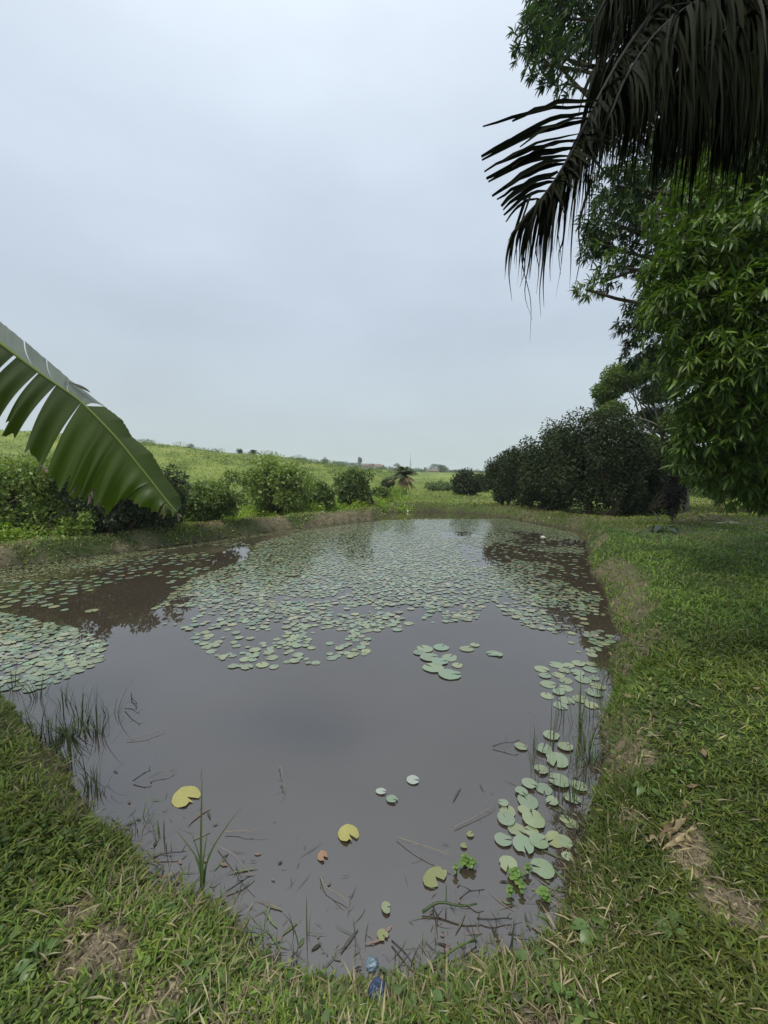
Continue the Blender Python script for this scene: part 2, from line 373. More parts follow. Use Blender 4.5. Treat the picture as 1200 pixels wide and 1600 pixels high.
# ------------------------------------------------------------------ foliage machinery
def lumps(c, rad, n, k=.3, bottom=-1., seed=0, spread=.86):
    """small clumps over an ellipsoid -> centres, radii"""
    g = np.random.default_rng(seed); d = norm(g.normal(size=(n * 3, 3))); d = d[d[:, 2] > bottom][:n]
    s = g.uniform(.4, 1.12, len(d)) ** .6 * spread
    rr = g.uniform(.5, 1.6, len(d)) * k
    return np.asarray(c) + d * s[:, None] * np.asarray(rad), rr[:, None] * np.asarray(rad)
def leaves(g, cen, rad, n, ln, wd, droop=.3, tint=(.06, .1, .025), var=.35, hue=.15, shell=.3, up=.5):
    """n folded leaves spread through clumps -> V, F, col"""
    wt = (rad ** 2).sum(-1); ci = g.choice(len(cen), n, p=wt / wt.sum()); d = norm(g.normal(size=(n, 3)))
    r = np.clip(1 - np.abs(g.normal(size=n)) * shell, .1, 1.1)
    p = cen[ci] + d * rad[ci] * r[:, None]
    ax = norm(d * .8 + g.normal(size=(n, 3)) * .55 + np.array([0, 0, -droop]))
    nm = norm(np.cross(ax, g.normal(size=(n, 3)))); nm = norm(nm + np.array([0, 0, up]) + d * .35); sd = norm(np.cross(ax, nm)); nm = np.cross(sd, ax)
    l = ln * g.uniform(.65, 1.25, n)[:, None]; w_ = wd * g.uniform(.7, 1.25, n)[:, None]
    V = np.stack([p, p + ax * l * .45 - sd * w_ * .5 + nm * w_ * .18, p + ax * l - nm * l * .12, p + ax * l * .45 + sd * w_ * .5 + nm * w_ * .18], 1).reshape(-1, 3)
    i = np.arange(n) * 4; F = np.concatenate([np.stack([i, i + 1, i + 2], -1), np.stack([i, i + 2, i + 3], -1)])
    cb = g.uniform(1 - var * .6, 1 + var * .6, len(cen))[ci] * g.uniform(1 - var, 1 + var, n)
    hs = g.uniform(-hue, hue, n)
    col = np.asarray(tint)[None] * cb[:, None] * np.stack([1 + hs, np.ones(n), 1 - hs * .5], -1)
    return V, F, np.repeat(col, 4, 0)
def gz_at(x, y): return float(height(np.array([x]), np.array([y]))[0])
def limb(mb, a, b_, r0, r1, g, bend=.15, n=7, sides=6, sag=.0):
    a, b_ = np.asarray(a, float), np.asarray(b_, float); L_ = np.linalg.norm(b_ - a); m1 = a * .6 + b_ * .4 + g.normal(size=3) * bend * L_ * .5
    m2 = a * .25 + b_ * .75 + g.normal(size=3) * bend * L_ * .35 + np.array([0, 0, -sag])
    mb.add(*tube(bez([a, m1, m2, b_], n), np.linspace(r0, r1, n), sides))

def tree(name, label, cat, base, crown_c, crown_r, nl=6000, ln=.12, wd=.055, tint=(.05, .08, .025), trunk_r=.08, nlump=40, lk=.3, mat=None, seed=1,
         droop=.3, var=.35, group=None, bark=None, nlimb=8, stems=1, extra=None, hue=.15, shell=.3, bottom=-1., fork=.4):
    g = np.random.default_rng(seed); base = np.asarray(base, float)
    t = thing(name, label, cat, base, group=group)
    cen, rad = lumps(crown_c, crown_r, nlump, lk, bottom, seed)
    if extra is not None:
        for (ec, er, en) in extra:
            c2, r2 = lumps(ec, er, en, lk, -1, seed + 5); cen = np.concatenate([cen, c2]); rad = np.concatenate([rad, r2])
    mb = MB(); cc = np.asarray(crown_c, float)
    for s in range(stems):
        off = np.array([g.normal() * .06, g.normal() * .06, 0]) * (stems > 1) * 2; top = base + (cc - base) * fork
        top[2] = base[2] + (cc[2] - base[2]) * fork; top = top + off * 3
        n = 7; pts = bez([base + off - [0, 0, .15], base * .5 + top * .5 + off + g.normal(size=3) * .05, top], n)
        mb.add(*tube(pts, np.linspace(trunk_r * 1.25, trunk_r * .8, n), 8))
        for k in g.choice(len(cen), min(nlimb, len(cen)), replace=False): limb(mb, top, cen[k], trunk_r * .6, trunk_r * .12, g)
    mb.build('trunk', bark or m_bark, t)
    V, F, col = leaves(g, cen, rad, nl, ln, wd, droop, tint, var, hue, shell)
    obj('crown', mesh('crown', V, F, mat or m_leafy, col, False), t, True)
    return t

# ------------------------------------------------------------------ the dark orchard trees on the right of the pond
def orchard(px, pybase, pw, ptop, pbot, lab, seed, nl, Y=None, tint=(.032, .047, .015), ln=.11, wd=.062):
    b0 = G(px, pybase, .3) if Y is None else np.array([*P(px, pybase, Y)[:2], 0]); b0[2] = gz_at(b0[0], b0[1]); Y = b0[1]
    zt = P(px, ptop, Y)[2]; zb = P(px, pbot + 4, Y)[2]; nl = int(nl * 1.6); rx = pw / 2 / FPX * Y
    c = np.array([b0[0], b0[1], (zt + zb) / 2]); r = np.array([rx, rx, (zt - zb) / 2])
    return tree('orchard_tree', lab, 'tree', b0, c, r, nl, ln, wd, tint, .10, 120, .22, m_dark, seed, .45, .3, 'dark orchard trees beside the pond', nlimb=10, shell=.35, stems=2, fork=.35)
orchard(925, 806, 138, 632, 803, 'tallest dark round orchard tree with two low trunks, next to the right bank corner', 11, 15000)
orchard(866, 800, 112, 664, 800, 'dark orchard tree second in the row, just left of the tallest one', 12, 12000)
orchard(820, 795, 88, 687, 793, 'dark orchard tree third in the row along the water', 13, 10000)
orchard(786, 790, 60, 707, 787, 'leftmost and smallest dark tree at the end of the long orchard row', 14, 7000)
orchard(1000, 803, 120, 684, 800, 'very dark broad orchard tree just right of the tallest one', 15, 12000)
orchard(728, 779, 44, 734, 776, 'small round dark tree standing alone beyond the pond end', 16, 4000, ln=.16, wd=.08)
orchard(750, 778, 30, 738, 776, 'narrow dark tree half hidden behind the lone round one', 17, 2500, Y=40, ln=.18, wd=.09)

# taller light green tree with open branching crown
b0 = P(1073, 803, 17); b0[2] = gz_at(b0[0], b0[1])
t = thing('tall_tree', 'tall tree with pale thin trunk and open yellow green crown above the dark orchard', 'tree', b0)
g = np.random.default_rng(31); mb = MB()
top = P(1068, 690, 17); mb.add(*tube(bez([b0 - [0, 0, .2], P(1071, 750, 17), top], 8), np.linspace(.13, .08, 8), 8))
cl = [(968, 585, .75), (950, 610, .7), (1000, 580, .8), (958, 640, .55), (1030, 560, .9), (1040, 610, .8), (945, 628, .45), (985, 600, .5), (1020, 650, .7), (1060, 590, .8),
      (935, 650, .4), (1010, 720, .6), (1040, 740, .6), (990, 700, .5), (1060, 700, .7), (1085, 640, .8), (1100, 720, .7), (1020, 620, .5), (1005, 690, .6), (1050, 660, .8), (975, 665, .35)]
cen = np.array([P(x, y, 17 + g.normal() * .5) for x, y, r in cl]); rad = np.array([[r * .8, r * .8, r * .5] for *_, r in cl])
hub = P(1035, 690, 17); limb(mb, top, hub, .07, .05, g)
for k, c_ in enumerate(cen):
    limb(mb, hub if k % 3 else top, c_, .045, .012, g, .2)
    for q in range(4): limb(mb, c_ * .6 + hub * .4 + g.normal(size=3) * .1, c_ + g.normal(size=3) * rad[k] * .9, .02, .006, g, .2, 5, 4)
mb.build('trunk', m_pale, t)
V, F, col = leaves(g, cen, rad * 1.15, 60000, .11, .045, .3, (.10, .15, .030), .4, .2, .5)
obj('crown', mesh('crown', V, F, m_leafy, col, False), t, True)

# ------------------------------------------------------------------ mango trees on the right
def whorls(g, tips, dirs, k=9, ln=.15, wd=.042, droop=.6):
    """drooping rosettes of lance leaves at the twig tips: matrices"""
    out = []
    for tp, dr in zip(tips, dirs):
        dr = dr / np.linalg.norm(dr); a = np.cross(dr, [0, 0, 1.]); a /= max(np.linalg.norm(a), 1e-6); b_ = np.cross(dr, a); ph = g.uniform(0, 6.28)
        for q in range(k):
            th = ph + q * 2.4; sp = g.uniform(.55, 1.25)
            ax = dr * g.uniform(.2, .9) + (a * math.cos(th) + b_ * math.sin(th)) * sp + np.array([0, 0, -droop]) * g.uniform(.5, 1.4)
            ax /= np.linalg.norm(ax); up = np.array([0, 0, 1.]) + g.normal(size=3) * .35; sd = np.cross(ax, up); sd /= np.linalg.norm(sd); nm = np.cross(sd, ax)
            L_ = ln * g.uniform(.7, 1.25)
            out.append((tp + dr * g.uniform(-.05, .02), ax, sd, nm, L_))
    return out
def lance(n=6, curve=.18, w=.21, seed=0):
    s = np.linspace(0, 1, n); wd = w * np.sin(np.pi * np.clip(s, .02, 1) ** .8) * (1 - s * .15); wd[0] = .02; wd[-1] = .01
    z = -curve * s ** 2
    L_ = np.stack([-wd / 2, s, z + wd * .16], -1); Cc = np.stack([0 * s, s, z], -1); Rr = np.stack([wd / 2, s, z + wd * .16], -1)
    V = np.stack([L_, Cc, Rr], 1).reshape(-1, 3); i = np.arange(n - 1) * 3
    return V, np.concatenate([np.stack([i, i + 3, i + 4, i + 1], -1), np.stack([i + 1, i + 4, i + 5, i + 2], -1)])
lanceM = [mesh('leaf', *lance(6, c_, w_), m_mango) for c_, w_ in ((.1, .18), (.22, .2), (.32, .17), (.05, .21))]
def mango(label, base, top, clumps, ntips, seed, n_ind, cat='tree', ln=.155, tint=(.080, .138, .022), k=9, trunk_r=.16):
    g = np.random.default_rng(seed); base = np.asarray(base, float); top = np.asarray(top, float)
    t = thing('mango_tree', label, cat, base)
    mb = MB(); mb.add(*tube(bez([base - [0, 0, .3], base * .5 + top * .5 + g.normal(size=3) * .1, top], 10), np.linspace(trunk_r * 1.3, trunk_r * .7, 10), 10))
    cen = np.array([c[:3] for c in clumps]); rad = np.array([c[3] for c in clumps])
    for c_, r_ in zip(cen, rad):
        limb(mb, top if c_[2] > top[2] - 1 else top * .7 + base * .3, c_, trunk_r * .35, .02, g, .12, 8, 6)
    wt = rad ** 2; ci = g.choice(len(cen), ntips, p=wt / wt.sum()); d = norm(g.normal(size=(ntips, 3)))
    tips = cen[ci] + d * (rad[ci] * np.clip(1 - np.abs(g.normal(size=ntips)) * .3, .1, 1))[:, None] * [1, 1, .85]
    for q in range(0, ntips, 2):
        a = cen[ci[q]] * .45 + tips[q] * .55; mb.add(*tube(np.array([a, (a + tips[q]) / 2 + [0, 0, .02], tips[q]]), [.010, .007, .004], 4, False))
    dirs = norm(d + (cen[ci] - top) / 4 + np.array([0, 0, -.15]) + g.normal(size=(ntips, 3)) * .3)
    mb.build('trunk', m_bark, t)
    W = whorls(g, tips, dirs, k, ln)
    dist = np.array([np.linalg.norm(x[0] - [0, 0, CAM_Z]) + (0 if abs(x[0][0] / max(x[0][1], .1)) < .94 and x[0][1] > 0 and (x[0][2] - CAM_Z) / x[0][1] < 1.1 else 50) for x in W]); order = np.argsort(dist)
    for q in order[:n_ind]:
        p, ax, sd, nm, L_ = W[q]; o = obj('leaf', lanceM[q % 4], t)
        o.matrix_parent_inverse = Matrix.Translation(t.location).inverted()
        o.matrix_world = Matrix(((sd[0] * L_, ax[0] * L_, nm[0] * L_, p[0]), (sd[1] * L_, ax[1] * L_, nm[1] * L_, p[1]), (sd[2] * L_, ax[2] * L_, nm[2] * L_, p[2]), (0, 0, 0, 1)))
        mw = o.matrix_world.copy(); o.matrix_basis = mw
    rest = order[n_ind:]; lv, lf = lance(4, .2, .23)
    Pp = np.array([W[q][0] for q in rest]); Ax = np.array([W[q][1] for q in rest]); Sd = np.array([W[q][2] for q in rest]); Nm = np.array([W[q][3] for q in rest]); LL = np.array([W[q][4] for q in rest])
    V = (Pp[:, None] + LL[:, None, None] * (lv[None, :, :1] * Sd[:, None] + lv[None, :, 1:2] * Ax[:, None] + lv[None, :, 2:] * Nm[:, None])).reshape(-1, 3)
    F = (lf[None] + (np.arange(len(rest)) * len(lv))[:, None, None]).reshape(-1, 4)
    cb = g.uniform(.55, 1.5, len(rest))[:, None] * np.stack([g.uniform(.85, 1.2, len(rest)), np.ones(len(rest)), np.ones(len(rest))], -1) * np.asarray(tint)
    o = obj('crown', mesh('crown', V, F, m_mangomass, np.repeat(cb, len(lv), 0), True), t, True); o['kind'] = 'stuff'
    return t
m_mangomass = M('mango_foliage', (1, 1, 1), .45, .4, .22, attr=True)
cl = []
g = np.random.default_rng(5)
for (px, py, Y, r) in ((1075, 330, 5.6, .5), (1120, 280, 5.8, .6), (1180, 260, 5.7, .7), (1050, 420, 5.4, .38), (1100, 400, 5.3, .6), (1170, 380, 5.2, .7), (1035, 480, 5.5, .3), (1080, 490, 5.2, .55),
                       (1150, 480, 5.0, .6), (1210, 450, 5.0, .6), (1062, 560, 5.3, .3), (1110, 570, 5.0, .5), (1170, 560, 4.8, .5), (1088, 630, 5.3, .3), (1130, 650, 5.1, .45), (1190, 640, 4.9, .5),
                       (1090, 690, 5.3, .30), (1140, 720, 5.3, .32), (1190, 700, 5.2, .45), (1250, 560, 5.2, .8), (1260, 350, 5.5, .9), (1300, 700, 5.5, .7), (1150, 500, 6.5, .8), (1220, 400, 6.8, 1.),
                       (1260, 620, 6.8, .9), (1160, 340, 6.6, .8), (1200, 180, 6.2, .8), (1130, 600, 6.2, .5), (1170, 660, 6.6, .6), (1210, 720, 6.4, .5), (1060, 700, 5.9, .2), (1350, 450, 6, 1.1), (1100, 740, 5.6, .26), (1150, 762, 5.6, .26), (1185, 755, 5.4, .3), (1085, 715, 5.4, .26), (1215, 770, 5.5, .35), (1080, 670, 5.4, .25)):
    cl.append((*P(px, py, Y), r))
b0 = np.array([6.6, 6.3, 0]); b0[2] = gz_at(*b0[:2])
mango('big mango tree with drooping bright green lance leaves at the right edge', b0, (6.4, 6.2, 2.6), cl, 5200, 51, 300)
cl = []
for (px, py, Y, r) in ((835, 60, 8, .42), (860, 30, 8.2, .45), (850, 100, 7.9, .36), (880, 90, 8.0, .4), (905, 20, 8.3, .55), (930, 60, 8.3, .5), (870, -30, 8.2, .6), (885, 130, 8, .22),
                       (960, 350, 8, .45), (935, 380, 7.9, .35), (1000, 330, 8.2, .55), (950, 415, 7.8, .28), (1010, 400, 8.2, .5), (915, 452, 7.7, .2), (945, 440, 7.8, .3), (940, 345, 8, .42), (975, 300, 8.2, .5), (955, 290, 8.1, .4), (1010, 480, 8.6, .45), (990, 510, 8.8, .4), (1000, 550, 9, .4),
                       (1020, 250, 8.5, .6), (990, 180, 8.6, .7), (1060, 120, 8.6, .9), (1120, 200, 8.6, 1.0), (1180, 80, 8.6, 1.1), (980, 40, 8.6, .7), (1040, 300, 8.8, .7), (1100, 20, 9, 1.1), (1200, 280, 9, 1.1),
                       (1040, 470, 8.8, .5), (1035, 590, 9, .5), (1060, 380, 8.7, .7), (1100, -120, 9, 1.4), (950, -100, 8.8, 1.1)):
    cl.append((*P(px, py, Y), r))
b0 = np.array([11.2, 9.6, 0]); b0[2] = gz_at(*b0[:2])
mango('very tall dark leafed mango tree rising behind the hanging palm fronds', b0, (10.2, 9.2, 6.0), cl, 5000, 52, 300, ln=.15, tint=(.040, .075, .022), trunk_r=.22)
# shadowy young trees under and behind the mango
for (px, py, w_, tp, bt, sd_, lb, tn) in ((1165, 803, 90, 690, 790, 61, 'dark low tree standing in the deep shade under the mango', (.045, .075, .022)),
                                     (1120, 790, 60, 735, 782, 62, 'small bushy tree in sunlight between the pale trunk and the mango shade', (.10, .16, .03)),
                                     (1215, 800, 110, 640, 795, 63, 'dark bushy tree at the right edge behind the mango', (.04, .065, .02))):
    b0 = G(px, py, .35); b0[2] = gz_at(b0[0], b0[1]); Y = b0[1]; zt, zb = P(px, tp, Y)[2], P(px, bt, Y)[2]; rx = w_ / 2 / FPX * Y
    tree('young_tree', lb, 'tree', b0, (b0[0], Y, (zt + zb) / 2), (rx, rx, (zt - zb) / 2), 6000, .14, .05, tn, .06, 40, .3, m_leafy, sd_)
for k, (px, py, w_, h_) in enumerate(((1100, 778, 110, 50), (1010, 780, 90, 40), (1190, 775, 120, 60), (900, 783, 90, 22))):
    b0 = P(px, 780, 30 + k); b0[2] = gz_at(b0[0], b0[1]); Y = b0[1]; h = h_ / FPX * Y; rx = w_ / 2 / FPX * Y
    tree('hedge_bush', ['bright green bush seen in the gap right of the pale trunk', 'bush behind the orchard trunks in the gap', 'green bush far behind the mango shade', 'low light green bush glimpsed under the orchard crowns'][k],
         'bush', b0, (b0[0], Y, b0[2] + h * .5), (rx, rx * .6, h * .5), 5000, .22, .1, (.12, .19, .035), .05, 40, .3, m_leafy, 70 + k)

# small purple leafed sapling with two stems and a broad leafed seedling at its foot
b0 = G(1052, 826, .32); b0[2] = gz_at(b0[0], b0[1]); Y = b0[1]
zt, zb = P(0, 728, Y)[2], P(0, 808, Y)[2]; tree('sapling', 'young purple leafed sapling on two thin stems at the grass edge', 'tree', b0, (b0[0], Y, (zt + zb) / 2), (.25, .25, (zt - zb) / 2), 2400, .08, .036, (.020, .014, .016), .018, 26, .32, m_dark, 81, stems=2, fork=.45)
def broad_plant(label, base, n, h, ll, tint, seed, mat=None, cat='plant'):
    g = np.random.default_rng(seed); t = thing('broad_leaf_plant', label, cat, base); base = np.asarray(base, float)
    mm = M('broad_leaf', tint, .4, .5, .15)
    for q in range(n):
        a = q * 2.4 + g.uniform(0, .6); out = np.array([math.cos(a), math.sin(a), 0]); p1 = base + out * h * .5 + [0, 0, h * g.uniform(.6, 1)]
        obj('stalk', mesh('stalk', *tube(bez([base, base + (p1 - base) * .5 + [0, 0, h * .15], p1], 6), .006, 5), m_reed), t, True)
        s = np.linspace(0, 1, 7)[:, None]; pts = p1 + out * ll * s + np.array([0, 0, 1.]) * (-.6 * ll * s ** 2)
        obj('leaf', mesh('leaf', *strip(pts, lambda s: ll * .75 * np.sin(np.pi * np.clip(s, .06, .97) ** .7), np.cross(out, [0, 0, 1.]), .15), mm), t, True)
    return t
b0 = G(1037, 838, .33); b0[2] = gz_at(*b0[:2]); broad_plant('low plant with broad dark green leaves at the sapling foot', b0, 7, .16, .26, (.03, .06, .035), 83)

# ------------------------------------------------------------------ shrubs and trees along the left bank and on the slopes
def bush(name, lab, cat, px, pyb, w_, ptop, nl, ln, wd, tint, seed, Y=None, dr=.6, **k):
    if Y is None: b0 = G(px, pyb, .35)
    else: b0 = P(px, pyb, Y)
    b0[2] = gz_at(b0[0], b0[1]); Y = b0[1]; zt = P(px, ptop, Y)[2]; rx = w_ / 2 / FPX * Y; zb = b0[2] + .02
    q = np.random.default_rng(seed + 900); H = zt - zb; ex = []
    for _ in range(5):
        e = rx * q.uniform(.22, .5); ex.append(((b0[0] + q.uniform(-1.15, 1.15) * rx, Y - q.uniform(0, .6) * rx * dr, zb + H * q.uniform(.1, .85)), (e, e, e * q.uniform(.5, 1.1)), 9))
    k.setdefault('extra', ex)
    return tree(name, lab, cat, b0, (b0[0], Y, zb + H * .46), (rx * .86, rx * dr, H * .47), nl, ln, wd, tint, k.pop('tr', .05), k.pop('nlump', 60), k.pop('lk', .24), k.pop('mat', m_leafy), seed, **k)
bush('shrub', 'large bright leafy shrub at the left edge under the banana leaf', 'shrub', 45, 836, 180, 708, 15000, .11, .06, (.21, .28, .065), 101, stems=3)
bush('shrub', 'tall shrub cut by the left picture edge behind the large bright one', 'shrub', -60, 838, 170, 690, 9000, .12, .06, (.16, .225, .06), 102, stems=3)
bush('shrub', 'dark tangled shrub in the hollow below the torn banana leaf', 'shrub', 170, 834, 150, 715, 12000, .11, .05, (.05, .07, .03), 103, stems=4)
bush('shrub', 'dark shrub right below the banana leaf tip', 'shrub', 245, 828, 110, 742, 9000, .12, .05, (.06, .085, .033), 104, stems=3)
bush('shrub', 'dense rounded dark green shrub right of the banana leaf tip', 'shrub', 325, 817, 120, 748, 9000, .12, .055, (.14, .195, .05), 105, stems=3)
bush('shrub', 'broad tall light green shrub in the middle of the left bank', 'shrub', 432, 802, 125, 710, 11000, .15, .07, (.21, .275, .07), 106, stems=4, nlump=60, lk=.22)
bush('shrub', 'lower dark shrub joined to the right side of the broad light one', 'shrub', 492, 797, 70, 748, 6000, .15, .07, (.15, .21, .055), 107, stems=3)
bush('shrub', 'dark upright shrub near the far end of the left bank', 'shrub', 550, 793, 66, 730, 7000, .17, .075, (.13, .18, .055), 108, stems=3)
bush('shrub', 'low pale bush between the dark shrub and the oil palm', 'shrub', 592, 786, 44, 757, 3500, .16, .07, (.15, .21, .055), 109)
bush('shrub', 'low grey green bush right of the oil palm', 'shrub', 690, 776, 60, 752, 4000, .2, .09, (.12, .17, .06), 110, Y=45)
bush('shrub', 'low dark bush left of the oil palm', 'shrub', 607, 780, 24, 745, 2000, .16, .08, (.06, .085, .035), 111, Y=38)
g = np.random.default_rng(9)
# bright undergrowth strip along the berm (nobody could count it)
us, n_u = [], 0; cen, rad = [], []
for k in range(210):
    px = g.uniform(-60, 640); py = np.interp(px, [-60, 230, 350, 450, 560, 640], [852, 826, 812, 803, 792, 786]) + g.uniform(-9, 6)
    b0 = G(px, py, .3); z = gz_at(b0[0], b0[1]); s = g.uniform(.12, .32) * (1 + b0[1] / 60); cen.append((b0[0], b0[1], z + s * .5)); rad.append((s * 1.3, s, s))
V, F, col = leaves(g, np.array(cen), np.array(rad), 36000, .10, .045, .1, (.26, .36, .05), .35, .2, .5)
tag(obj('undergrowth', mesh('undergrowth', V, F, m_leafy, col, False)), 'bright green undergrowth along the left bank', kind='stuff')
# scattered scrub over the slopes
cen, rad = [], []
for k in range(760):
    Y = math.exp(g.uniform(math.log(32), math.log(240))); px = g.uniform(-80, 620 if Y > 60 else 560); X = (px - 600) / FPX * Y
    if fbm(np.array([X / 14]), np.array([Y / 14]), 3, 61)[0] < .50: continue
    s = g.uniform(.25, .9) * (1 + Y / 90) * .6; cen.append((X, Y, gz_at(X, Y) + s * .25)); rad.append((s * 1.5, s * 1.2, s * .7))
V, F, col = leaves(g, np.array(cen), np.array(rad), 60000, .17, .09, .0, (.12, .165, .045), .4, .2, .4)
tag(obj('hillside_scrub', mesh('hillside_scrub', V, F, m_leafy, col, False)), 'low scrub and tussocks scattered over the green slope', kind='stuff')
cen, rad = [], []
for k in range(1500):
    Y = g.uniform(190, 520); px = g.uniform(400, 1220); X = (px - 600) / FPX * Y
    s = g.uniform(.6, 1.8) * (.5 + Y / 500); cen.append((X, Y, gz_at(X, Y) + s * .4)); rad.append((s * 1.4, s, s * g.uniform(.6, 1.3)))
V, F, col = leaves(g, np.array(cen), np.array(rad), 70000, 1.1, .6, .0, (.055, .095, .030), .4, .2, .4)
tag(obj('distant_woodland', mesh('distant_woodland', V, F, m_leafy, col, False)), 'far wooded hillside fading in the haze', kind='stuff')
# single trees one can make out on the skyline
for k, (px, Y, hp, wp_, lb) in enumerate(((300, 62, 9, 17, 'small lone bush on the bare ridge above the banana leaf tip'), (376, 66, 11, 10, 'small dark tree on the ridge left of the hillside palm'),
        (472, 120, 13, 16, 'dark tree on the ridge above the broad shrub'), (500, 130, 12, 14, 'rounded ridge tree right of the dark ridge tree'), (508, 300, 16, 10, 'tall far tree on the skyline left of the highest hill'),
        (562, 420, 13, 8, 'small far tree above the brown village'), (620, 430, 11, 12, 'far tree clump above the oil palm'), (680, 400, 12, 22, 'wide far tree clump right of the radio mast'), (692, 200, 14, 18, 'grey green tree in the mid distance left of the lone dark tree'))):
    X = (px - 600) / FPX * Y; z = gz_at(X, Y); h = hp / FPX * Y; rx = wp_ / 2 / FPX * Y
    tree('ridge_tree', lb, 'tree', (X, Y, z), (X, Y, z + h * .62), (rx, rx, h * .45), 1400, h * .09, h * .05, (.05, .075, .035), h * .03, 18, .35, m_leafy, 130 + k, nlimb=4)

# oil palms in the distance
def small_palm(label, px, Y, pybase, ptop, wpx, seed, nf=22, tint=None, name='oil_palm'):
    g = np.random.default_rng(seed); b0 = P(px, pybase, Y); b0[2] = gz_at(b0[0], b0[1]); zt = P(px, ptop, Y)[2]; h = zt - b0[2]; r = wpx / 2 / FPX * Y
    t = thing(name, label, 'palm tree', b0); hc = b0 + [0, 0, h * .62]
    obj('trunk', mesh('trunk', *tube(np.array([b0 - [0, 0, .2], b0 + [0, 0, h * .3], hc]), [r * .22, r * .20, r * .16], 9), m_bark), t, True)
    mm = M('far_palm_frond', tint or (.10, .125, .055), .6, .3, .15)
    for q in range(nf):
        a = q * 2.4; dead = q % 3 == 2; e = g.uniform(-1.2, -.2) if dead else g.uniform(.1, 1.4); out = np.array([math.cos(a), math.sin(a), 0]); s = np.linspace(0, 1, 8)[:, None]
        dirv = out * math.cos(e) + np.array([0, 0, math.sin(e)]); L_ = r * 1.15; pts = hc + dirv * L_ * s + np.array([0, 0, -1.]) * L_ * .55 * s ** 2.2 * (1 if e > .2 else .4)
        mb = MB(); mb.add(*tube(pts, np.linspace(.03, .008, 8) * (r), 4, False)); sd = np.cross(out, [0, 0, 1.])
        pp = bez(pts, 26); tt = norm(np.gradient(pp, axis=0))
        for i_ in range(2, 26):
            for sg in (-1, 1):
                l_ = L_ * .34 * math.sin(math.pi * min(1, .12 + i_ / 28)) + .03; d_ = norm(tt[i_] * .6 + sg * sd + np.array([0, 0, -.55]) + g.normal(size=3) * .15)
                a_ = pp[i_]; w2 = tt[i_] * l_ * .10; mb.add(np.array([a_ - w2, a_ + w2, a_ + d_ * l_]), np.array([[0, 1, 2]]))
        mb.build('frond', mm if not dead else m_dry, t, smooth=False)
    return t
small_palm('shaggy oil palm standing beyond the far end of the pond', 631, 31, 779, 719, 48, 201, 44)
small_palm('small palm silhouetted on the grassy ridge above the broad shrub', 397, 66, 727, 706, 22, 202, 16, (.05, .065, .04), 'ridge_palm')

# far village roofs, radio mast
def house(label, px, Y, wm_, dm, hm, rz, up=0):
    X = (px - 600) / FPX * Y; z = gz_at(X, Y); t = thing('house', label, 'house', (X, Y, z), rz)
    a, b_ = wm_ / 2, dm / 2; V = [(-a, -b_, -1), (a, -b_, -1), (a, b_, -1), (-a, b_, -1), (-a, -b_, hm), (a, -b_, hm), (a, b_, hm), (-a, b_, hm), (-a, 0, hm * 1.45), (a, 0, hm * 1.45)]
    o = obj('wall', mesh('wall', V, [np.array([[0, 1, 5, 4], [1, 2, 6, 5], [2, 3, 7, 6], [3, 0, 4, 7]]), np.array([[4, 8, 7], [5, 6, 9]])], m_wall, None, False), t)
    a2, b2 = a + .35, b_ + .45; k = hm * .96; tp = hm * 1.5
    V = [(-a2, -b2, k), (a2, -b2, k), (a2, 0, tp), (-a2, 0, tp), (a2, b2, k), (-a2, b2, k)]; V += [(x, y, z_ + .12) for x, y, z_ in V]
    obj('roof', mesh('roof', V, [np.array([[0, 3, 2, 1], [3, 5, 4, 2], [6, 7, 8, 9], [9, 8, 10, 11], [0, 1, 7, 6], [4, 5, 11, 10], [1, 2, 8, 7], [2, 4, 10, 8], [5, 3, 9, 11], [3, 0, 6, 9]])], m_roof, None, False), t)
    for s in (-.5, .5):
        V, F_ = box((s * a, -b_ - .01, hm * .55), (wm_ * .16, .06, hm * .35)); obj('window', mesh('window', V, F_, m_glass, None, False), t)
    V, F_ = box((0, -b_ - .01, hm * .38), (wm_ * .12, .08, hm * .76)); obj('door', mesh('door', V, F_, m_bark, None, False), t)
def box(c, s):
    c = np.asarray(c, float); s = np.asarray(s, float) / 2
    V = np.array([[x, y, z] for x in (-1, 1) for y in (-1, 1) for z in (-1, 1)]) * s + c
    return V, np.array([[0, 1, 3, 2], [4, 6, 7, 5], [0, 4, 5, 1], [2, 3, 7, 6], [0, 2, 6, 4], [1, 5, 7, 3]])
for k, (px, Y, w_, lb) in enumerate(((576, 330, 8, 'leftmost far house with rusty roof on the brown hillside patch'), (586, 345, 9, 'far rust roofed house highest on the hillside patch'), (592, 315, 7, 'far house lowest on the hillside patch'), (676, 300, 12, 'long low far house right of the oil palm'))):
    house(lb, px, Y, w_, 6, 3., .3 * (k - 1))
X, Y = (641 - 600) / FPX * 430, 430.; z = gz_at(X, Y); t = thing('radio_mast', 'thin radio mast on the far hilltop right of centre', 'mast', (X, Y, z))
mb = MB()
for sx, sy in ((-1, -1), (1, -1), (0, 1)): mb.add(*tube(np.array([[X + sx * .8, Y + sy * .8, z - 1], [X, Y, z + 15]]), .14, 4))
for q in range(8): mb.add(*tube(np.array([[X - .8 * (1 - q / 8), Y, z + q * 1.9], [X + .8 * (1 - q / 8), Y, z + q * 1.9 + .8]]), .09, 4))
mb.build('lattice', m_steel, t)
obj('antenna', mesh('antenna', *tube(np.array([[X, Y, z + 14.8], [X, Y, z + 18]]), .12, 5), m_steel), t, True)

